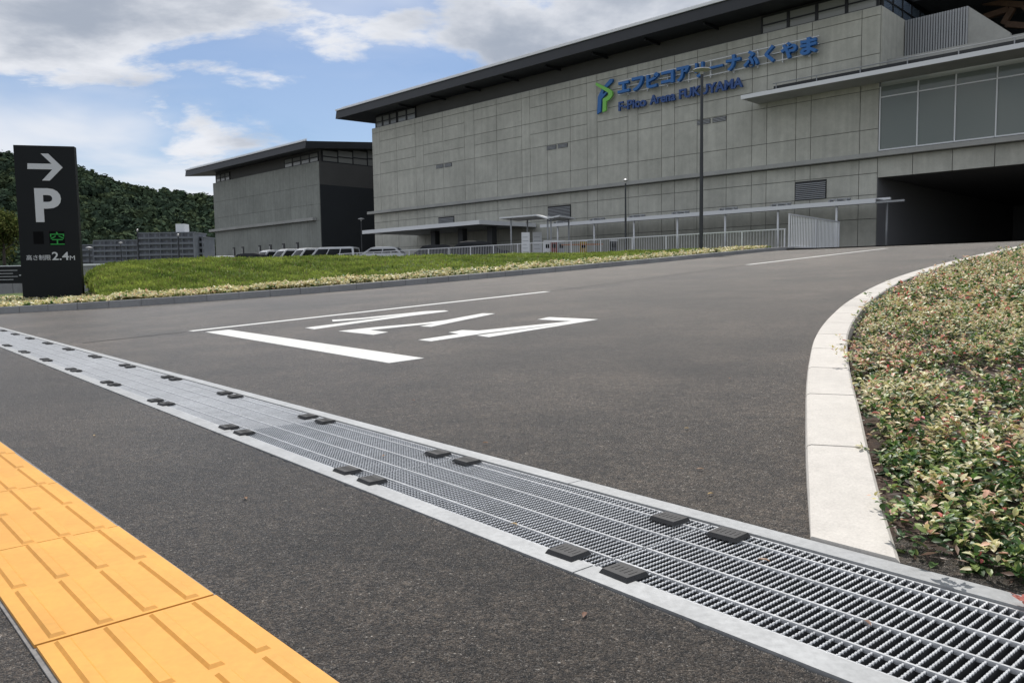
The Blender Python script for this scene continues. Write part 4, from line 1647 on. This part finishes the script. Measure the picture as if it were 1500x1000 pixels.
# ================================================================== LOW WALL AND BOARD
w0, w1 = at_depth(-160, 400, 29), at_depth(165, 400, 26.5)
w0[2] = w1[2] = 0
dw = (w1 - w0) / np.linalg.norm(w1 - w0)
nw = np.array([dw[1], -dw[0], 0])
wall = thing('retaining_wall', (w0 + w1) / 2 + UP * .0, 'low grey concrete retaining wall behind the parking sign', 'wall')
Lw = np.linalg.norm(w1 - w0)
core = build(MB().obox(w0 - UP * .3, dw * Lw, -nw * .25, (0, 0, 1.5)), 'wall_core', M['joint'], wall)
for k in range(7):
    build(MB().obox(w0 + dw * (Lw / 7 * k + .01) - UP * .3 + nw * .03, dw * (Lw / 7 - .02), -nw * .029, (0, 0, 1.5)), 'wall_panel', M['kerb2'], wall)
build(MB().obox(w0 - dw * .05 + UP * 1.2 + nw * .08, dw * (Lw + .1), -nw * .4, (0, 0, .06)), 'coping', M['edge'], wall)
nb = thing('notice_board', at_depth(5, 440, 26.0) * np.array([1, 1, 0]) + UP * .1, 'black notice board with thin white lines beside the parking sign', 'notice board')
o_ = at_depth(-40, 416, 26.0)
build(MB().obox(o_, (2.0, 0, 0), (0, .06, 0), (0, 0, .56)), 'board', M['black'], nb)
for k in range(4):
    build(MB().obox(o_ + np.array([.25, -.006, .12 + .1 * k]), (1.1 + .15 * (k % 2), 0, 0), (0, .005, 0), (0, 0, .014)), 'printed_line', M['white'], nb)
for k in range(3):
    build(MB().obox(o_ + np.array([1.55 + .1 * k, -.006, .25]), (.06, 0, 0), (0, .005, 0), (0, 0, .03)), 'printed_mark', M['white'], nb)
for k in (.2, 1.8):
    build(MB().tube(o_ + np.array([k, .09, -.75]), o_ + np.array([k, .09, .5]), .03, n=8), 'leg', M['pole'], nb)

# ================================================================== FENCES
F0 = np.array([12.0, 34.6, LOT - .02])
fence = thing('railing', F0 + BV * 17, 'light grey metal railing with thin upright bars along the car park edge', 'railing')
FL, FH = 35.0, .93
rt = MB()
rt.bar(F0 + UP * FH, F0 + BV * FL + UP * FH, .05, .045)
build(rt, 'top_rail', M['steel'], fence)
build(MB().bar(F0 + UP * .10, F0 + BV * FL + UP * .10, .03, .03), 'bottom_rail', M['steel'], fence)
bal = MB()
bal.tube((0, 0, .116), (0, 0, FH - .024), .0095, n=6)
me_bal = mesh_only(bal, 'baluster', M['steel'])
pst = MB()
pst.box(-.025, .025, -.025, .025, -.1, FH - .024)
me_pst = mesh_only(pst, 'post', M['steel'])
nb_ = int(FL / .145)
for k in range(nb_):
    if k % 14:
        instance(me_bal, 'baluster', fence, F0 + BV * (.145 * k + .04))
    else:
        instance(me_pst, 'post', fence, F0 + BV * (.145 * k + .04), (0, 0, BT))
G0 = np.array([12.35, 35.2, LOT])
gate = thing('slatted_gate', G0 + BN * 3.5, 'tall pale slatted metal gate standing at the end of the railing', 'gate')
GL, GH = 7.6, 1.62
D_ = np.array([.62, .785, 0])
fr = MB()
fr.bar(G0 + UP * (GH - .03), G0 + D_ * GL + UP * (GH - .03), .06, .06)
fr.bar(G0 + UP * .16, G0 + D_ * GL + UP * .16, .06, .06)
for s_ in (0, .5, 1):
    p = G0 + D_ * (GL * s_ + (.06 if s_ == 0 else -.06 if s_ == 1 else 0))
    fr.bar(p + UP * .19, p + UP * (GH - .061), .07, .07, up=D_)
build(fr, 'gate_frame', M['boardw'], gate)
sl_ = MB()
sl_.box(-.016, .016, -.018, .018, .192, GH - .062)
me_sl = mesh_only(sl_, 'slat', M['edge'])
ga = math.atan2(D_[1], D_[0])
for k in range(34):
    s_ = .14 + (GL - .28) * k / 33
    if abs(s_ - GL / 2) > .06:
        instance(me_sl, 'slat', gate, G0 + D_ * s_, (0, 0, ga))
for s_ in (.3, .5, .72, .95):
    build(MB().tube(G0 + D_ * GL * s_ - UP * .02, G0 + D_ * GL * s_ + UP * .13, .05, n=8), 'wheel_foot', M['greysteel'], gate)


# ================================================================== LAMPS
def lamp(base, hgt, r, head_r, label, dark=True):
    base = np.asarray(base, float)
    root = thing('lamp_post', base, label, 'lamp post')
    b_ = MB()
    b_.tube(base - UP * .1, base + UP * (hgt * .55), r, r * .9, 14)
    b_.tube(base + UP * (hgt * .55 + .0), base + UP * (hgt - .12), r * .82, r * .7, 14)
    build(b_, 'pole', M['pole'], root, False)
    build(MB().lathe(base, [(r * 1.7, -.02), (r * 1.7, .03), (r * 1.15, .06)]), 'base_flange', M['pole'], root)
    h0 = hgt - .12
    hd = build(MB().lathe(base + UP * h0, [(r * .9, -.10), (r * 1.2, 0), (head_r * .8, .04), (head_r, .07)]), 'lamp_head', M['lampg'], root)
    build(MB().lathe(base + UP * h0, [(head_r * 1.02, .071), (head_r * .96, .10), (head_r * .3, .15), (.02, .16)]), 'lamp_cap', M['lampc'], hd)
    return root


p = at_depth(1027, 363, 31)
lamp((p[0], p[1], 1.42), (at_depth(1027, 101, 31)[2] - 1.42), .075, .34, 'tall dark lamp post with saucer head in the pale strip before the railing')
p = at_depth(916.5, 360, 45)
lamp((p[0], p[1], LOT), at_depth(916.5, 263, 45)[2] - LOT, .06, .14, 'slim dark lamp post standing before the covered walkway')
p = at_depth(530.5, 370, 70)
lamp((p[0], p[1], LOT), at_depth(530.5, 320, 70)[2] - LOT, .06, .28, 'slim dark lamp post before the dark side wall of the annex')
p = at_depth(131.5, 380, 60)
lamp((p[0], p[1], LOT), at_depth(131.5, 362, 60)[2] - LOT, .06, .24, 'short lamp post with white cap right beside the parking sign')
p = at_depth(203.5, 380, 80)
lamp((p[0], p[1], LOT), at_depth(203.5, 336, 80)[2] - LOT, .08, .10, 'dark thin lamp post in front of the step between the grey flats')
p = at_depth(262.5, 380, 80)
lamp((p[0], p[1], LOT), at_depth(262.5, 343, 80)[2] - LOT, .09, .12, 'dark thin lamp post below the rooftop box of the grey flats')
p = at_depth(178, 380, 90)
lamp((p[0], p[1], LOT), at_depth(178, 355, 90)[2] - LOT, .06, .22, 'small lamp post in front of the lower grey flats')

# ================================================================== GATE SHELTER, MACHINES
SY = 50.0


def c8(x, y, Y=SY):
    return at_depth(700 + x / 4.1667, 280 + y / 4.1667, Y)


sh = thing('gate_shelter', c8(300, 380) * np.array([1, 1, 0]) + UP * LOT, 'small white gull-winged shelter roof on slim posts over the parking gate', 'shelter')
prof = [c8(130, 160), c8(355, 142), c8(420, 161), c8(497, 147)]
back = np.array([1.2, 2.4, 0])
b_ = MB()
for a, c in zip(prof[:-1], prof[1:]):
    b_.hexa([a - UP * .09, c - UP * .09, c + back - UP * .09, a + back - UP * .09, a, c, c + back, a + back])
build(b_, 'shelter_roof', M['steel'], sh)
for x, y in ((190, 158), (415, 163), (435, 160)):
    q = c8(x, y) + back * .1
    build(MB().tube((q[0], q[1], LOT - .02), (q[0], q[1], q[2] - .08), .05, n=8), 'post', M['greysteel'], sh, True)
for x, y in ((213, 158), (475, 155)):
    q = c8(x, y) + back * .8
    build(MB().tube((q[0], q[1], LOT - .02), (q[0], q[1], q[2] - .08), .05, n=8), 'post', M['greysteel'], sh, True)


def board(x0, x1, y0, label, Y, mt):
    a, c = c8(x0, y0, Y), c8(x1, y0, Y)
    root = thing('information_board', ((a[0] + c[0]) / 2, Y, LOT), label, 'sign')
    bo = build(MB().box(a[0], c[0], Y, Y + .12, LOT + .05, a[2]), 'board', mt, root)
    hgt = a[2] - LOT
    for k in range(5):
        z = LOT + hgt * (.3 + .13 * k)
        build(MB().box(a[0] + .06, c[0] - .08 - .05 * (k % 3), Y - .006, Y - .001, z, z + .03), 'printed_line', M['greysteel'], bo)
    build(MB().box(a[0] - .03, c[0] + .03, Y - .03, Y + .15, LOT - .02, LOT + .049), 'foot', M['greysteel'], root)


board(266, 316, 252, 'white upright price board under the shelter behind the railing', 48.5, M['boardw'])
board(335, 390, 250, 'second white board standing farther back beside the price board', 52.5, M['boardw'])


def machine(x, Y, mt, label, arm=0):
    q = c8(x, 360, Y)
    root = thing('ticket_machine', (q[0], Y, LOT), label, 'machine')
    b_ = MB().box(q[0] - .2, q[0] + .2, Y, Y + .45, LOT, LOT + 1.15)
    bo = build(b_, 'case', mt, root)
    build(MB().box(q[0] - .23, q[0] + .23, Y - .05, Y + .5, LOT + 1.152, LOT + 1.22), 'cap', M['boardw'], root)
    build(MB().box(q[0] - .12, q[0] + .12, Y - .006, Y - .001, LOT + .75, LOT + 1.0), 'panel_screen', M['blackscreen'], root)
    if arm:
        build(MB().bar((q[0], Y - .1, LOT + .95), (q[0] + arm, Y - .1, LOT + .95), .05, .08), 'barrier_arm', M['orange'], root)


machine(425, 49.2, M['boardw'], 'white ticket machine at the gate shelter posts')
machine(466, 49.0, M['red'], 'red ticket machine at the gate shelter posts')
machine(510, 49.4, M['greysteel'], 'grey barrier machine with orange arm behind the railing', 2.6)
machine(645, 49.6, M['yel'], 'yellow barrier case behind the railing near the walkway')
machine(830, 49.6, M['pole'], 'dark machine case behind the railing under the walkway')


# ================================================================== VEHICLES
def vehicle(x, y_roof, Y, heading, kind, paint, label):
    """heading: direction of the nose in degrees from +X"""
    if kind == 'van':
        Lc, Wc, Hc = 4.6, 1.7, 1.92
        low = [(-2.3, .32, .95), (-2.25, .30, 1.05), (-1.0, .22, 1.05), (1.2, .22, 1.02), (2.0, .25, .98), (2.3, .35, .80)]
        cab = [(-2.22, 1.05), (-2.12, Hc - .06), (-1.8, Hc), (1.05, Hc - .02), (1.25, Hc - .08), (2.02, 1.0)]
    else:
        Lc, Wc, Hc = 4.4, 1.72, 1.47
        low = [(-2.2, .35, .85), (-2.1, .28, .95), (-1.0, .2, .93), (.9, .2, .92), (1.8, .24, .84), (2.2, .36, .62)]
        cab = [(-1.95, .93), (-1.45, Hc - .07), (-1.0, Hc), (.1, Hc), (.45, Hc - .06), (1.25, .90)]
    d = at_depth(x, y_roof, Y)
    base = np.array([d[0], d[1], LOT])
    ca, sa = math.cos(math.radians(heading)), math.sin(math.radians(heading))

    def W(px_, py_, pz_):
        return base + np.array([ca * px_ - sa * py_, sa * px_ + ca * py_, pz_])
    root = thing('parked_van' if kind == 'van' else 'parked_car', base, label, 'van' if kind == 'van' else 'car')
    hw = Wc / 2
    b_ = MB()
    rings = []
    for q, (px_, z0, z1) in enumerate(low):
        s_ = .86 if q in (0, len(low) - 1) else 1.0
        rings.append([W(px_, y_ * hw * s_, z_) for y_, z_ in ((-.92, z0), (-1, z0 + .2), (-1, (z0 + z1) / 2), (-.94, z1), (.94, z1), (1, (z0 + z1) / 2), (1, z0 + .2), (.92, z0))])
    b_.add([p_ for r_ in rings for p_ in r_], [(a * 8 + c, a * 8 + (c + 1) % 8, (a + 1) * 8 + (c + 1) % 8, (a + 1) * 8 + c) for a in range(len(low) - 1) for c in range(8)]
           + [tuple(range(8)), tuple(range((len(low) - 1) * 8, len(low) * 8))])
    build(b_, 'body', paint, root, False)
    # glasshouse (glass) and painted roof and pillars
    hr = hw * .80
    gz = MB()
    n_ = len(cab)
    side_w = lambda z_: hw * .93 - (hw * .93 - hr) * (z_ - .95) / (Hc - .95)
    L_ = [W(a, -side_w(z_), z_) for a, z_ in cab]
    R_ = [W(a, side_w(z_), z_) for a, z_ in cab]
    gz.add(L_ + R_, [tuple(range(n_)), tuple(range(n_, 2 * n_))] + [(i, i + 1, n_ + i + 1, n_ + i) for i in range(n_ - 1)])
    build(gz, 'cabin', paint, root)

    def pane_(pts, name):
        c = np.mean(pts, 0)
        m2 = MB()
        m2.add(pts, [tuple(range(len(pts)))])
        m2.add([p_ - (p_ - c) * .02 for p_ in pts], [tuple(range(len(pts)))])
        return build(m2, name, M['carglass'], root, recalc=False)
    for s_ in (-1, 1):
        o3 = np.array([-sa, ca, 0]) * s_ * .012
        zl, zh = cab[0][1] + .06, Hc - .16
        xr0 = np.interp(zl, [cab[0][1], cab[1][1]], [cab[0][0], cab[1][0]]) + .12
        xr1 = np.interp(zh, [cab[0][1], cab[1][1]], [cab[0][0], cab[1][0]]) + .12
        xf0 = np.interp(zl, [cab[-1][1], cab[-2][1]], [cab[-1][0], cab[-2][0]]) - .14
        xf1 = np.interp(zh, [cab[-1][1], cab[-2][1]], [cab[-1][0], cab[-2][0]]) - .10
        nw_ = 3 if kind == 'van' else 2
        for q in range(nw_):
            f0, f1 = q / nw_, (q + 1) / nw_
            p4 = [(xr0 + (xf0 - xr0) * f0 + .04, zl), (xr0 + (xf0 - xr0) * f1 - .04, zl), (xr1 + (xf1 - xr1) * f1 - .04, zh), (xr1 + (xf1 - xr1) * f0 + .04, zh)]
            pane_([W(a, s_ * side_w(z_), z_) + o3 for a, z_ in p4], 'side_window')
    for i0, i1, name in ((0, 1, 'rear_window'), (n_ - 1, n_ - 2, 'windscreen')):
        (a, za), (c, zc) = cab[i0], cab[i1]
        e = np.array([ca, sa, .4]) * (.015 if i0 else -.015)
        e[2] = abs(e[2])
        q = [(.1, -1), (.1, 1), (.88, 1), (.88, -1)]
        pane_([W(a + (c - a) * f, sg * (side_w(za + (zc - za) * f) - .1), za + (zc - za) * f) + e for f, sg in q], name)
    rfm = MB()
    for i in range(1, n_ - 2):
        (a, za), (c, zc) = cab[i], cab[i + 1]
        rfm.hexa([W(a, -side_w(za) - .01, za - .03), W(c, -side_w(zc) - .01, zc - .03), W(c, side_w(zc) + .01, zc - .03), W(a, side_w(za) + .01, za - .03),
                  W(a, -side_w(za) * .93, za + .025), W(c, -side_w(zc) * .93, zc + .025), W(c, side_w(zc) * .93, zc + .025), W(a, side_w(za) * .93, za + .025)])
    build(rfm, 'roof', paint, root)
    for s_ in (-1, 1):
        for (a, za), (c, zc) in ((cab[0], cab[1]), (cab[-1], cab[-2])):
            build(MB().bar(W(a, s_ * (side_w(za) + .012), za), W(c, s_ * (side_w(zc) + .012), zc), .07, .03, up=(-sa * s_, ca * s_, 0)), 'pillar', paint, root)
        for wx in (-1.32, 1.32):
            c0, c1 = W(wx, s_ * (hw - .2), .31), W(wx, s_ * (hw + .005), .31)
            wh = build(MB().tube(c0, c1, .31, n=18), 'wheel', M['tyre'], root)
            build(MB().tube(c1, W(wx, s_ * (hw + .015), .31), .19, n=14), 'rim', M['rim'], wh)
        e = low[-1][0]
        build(MB().obox(W(e - .06, s_ * hw * .72 - .15, .62 if kind == 'car' else .72), np.array([ca, sa, 0]) * .085, np.array([-sa, ca, 0]) * .3, (0, 0, .13)), 'headlight', M['headl'], root)


HB = math.degrees(math.atan2(-BN[1], -BN[0]))            # nose towards the road
vehicle(405, 371, 77, HB, 'van', M['carw'], 'white van at the annex end of the row of parked vans')
vehicle(431, 370, 75, HB, 'van', M['carw'], 'second white van from the annex end of the row of parked vans')
vehicle(459, 369, 73.5, HB, 'van', M['carw'], 'third white van in the row, parked beside the one nearest the arena')
vehicle(489, 367.5, 72, 170, 'van', M['carw'], 'white van turned sideways at the arena end of the row of vans')
vehicle(362, 377, 72, 172, 'car', M['carb'], 'black low car parked beside the row of white vans')
vehicle(322, 380, 78, HB, 'car', M['carw'], 'white low car parked in front of the annex corner')
vehicle(556, 368.5, 62, 174, 'car', M['carg'], 'silver white car parked behind the end of the railing')
vehicle(703, 356, 55, 8, 'car', M['carb'], 'black car parked under the entrance porch behind the railing')
vehicle(648, 361, 60, 6, 'car', M['carb'], 'second black car parked farther along under the porch')


# ================================================================== FAR FLATS
def flats(x0, x1, y_top, Y, storeys, label, box_=None, step=None):
    a, c = at_depth(x0, y_top, Y), at_depth(x1, y_top, Y)
    zt = a[2]
    root = thing('apartment_block', ((a[0] + c[0]) / 2, Y, -.4), label, 'building', 'apartment blocks below the hill')
    build(MB().box(a[0], c[0], Y, Y + 14, -.4, zt), 'wall', M['flat'], root)
    build(MB().box(a[0] - .3, c[0] + .3, Y - .4, Y + 14.3, zt + .002, zt + .5), 'roof', M['flat'], root)
    hgt = zt / storeys
    nwin = max(4, int((c[0] - a[0]) / 2.4))
    for s_ in range(storeys):
        z = s_ * hgt
        build(MB().box(a[0] - .1, c[0] + .1, Y - 1.1, Y - .001, z + hgt * .02, z + hgt * .38), 'balcony', M['flat'], root, recalc=False)
        wn = MB()
        for k in range(nwin):
            q = a[0] + (c[0] - a[0]) * (k + .5) / nwin
            wn.box(q - .75, q + .75, Y - .06, Y - .001, z + hgt * .42, z + hgt * .92)
        o = build(wn, 'windows', M['flatd'], root, recalc=False)
        o['kind'] = 'stuff'
    fins = MB()
    for k in range(nwin // 2 + 1):
        q = a[0] + (c[0] - a[0]) * k / (nwin // 2)
        fins.box(q - .12, q + .12, Y - 1.09, Y - .07, 0, zt - .1)
    build(fins, 'party_walls', M['flat'], root, recalc=False)['kind'] = 'stuff'
    if box_:
        p0_, p1_ = at_depth(box_[0], box_[2], Y + 4), at_depth(box_[1], box_[2], Y + 4)
        build(MB().box(p0_[0], p1_[0], Y + 4, Y + 9, zt + .502, p0_[2]), 'rooftop_box', M['boardw'], root)


flats(203, 284, 342.5, 350, 9, 'tall grey apartment block with a pale rooftop box', (257, 270, 328))
flats(138, 202, 353.5, 352, 8, 'lower grey apartment block in front of the wooded hill')
flats(285, 297, 348, 356, 8, 'narrow grey end block beside the tall apartment block')
flats(100, 137, 360, 362, 7, 'lowest grey apartment block partly behind the parking sign')
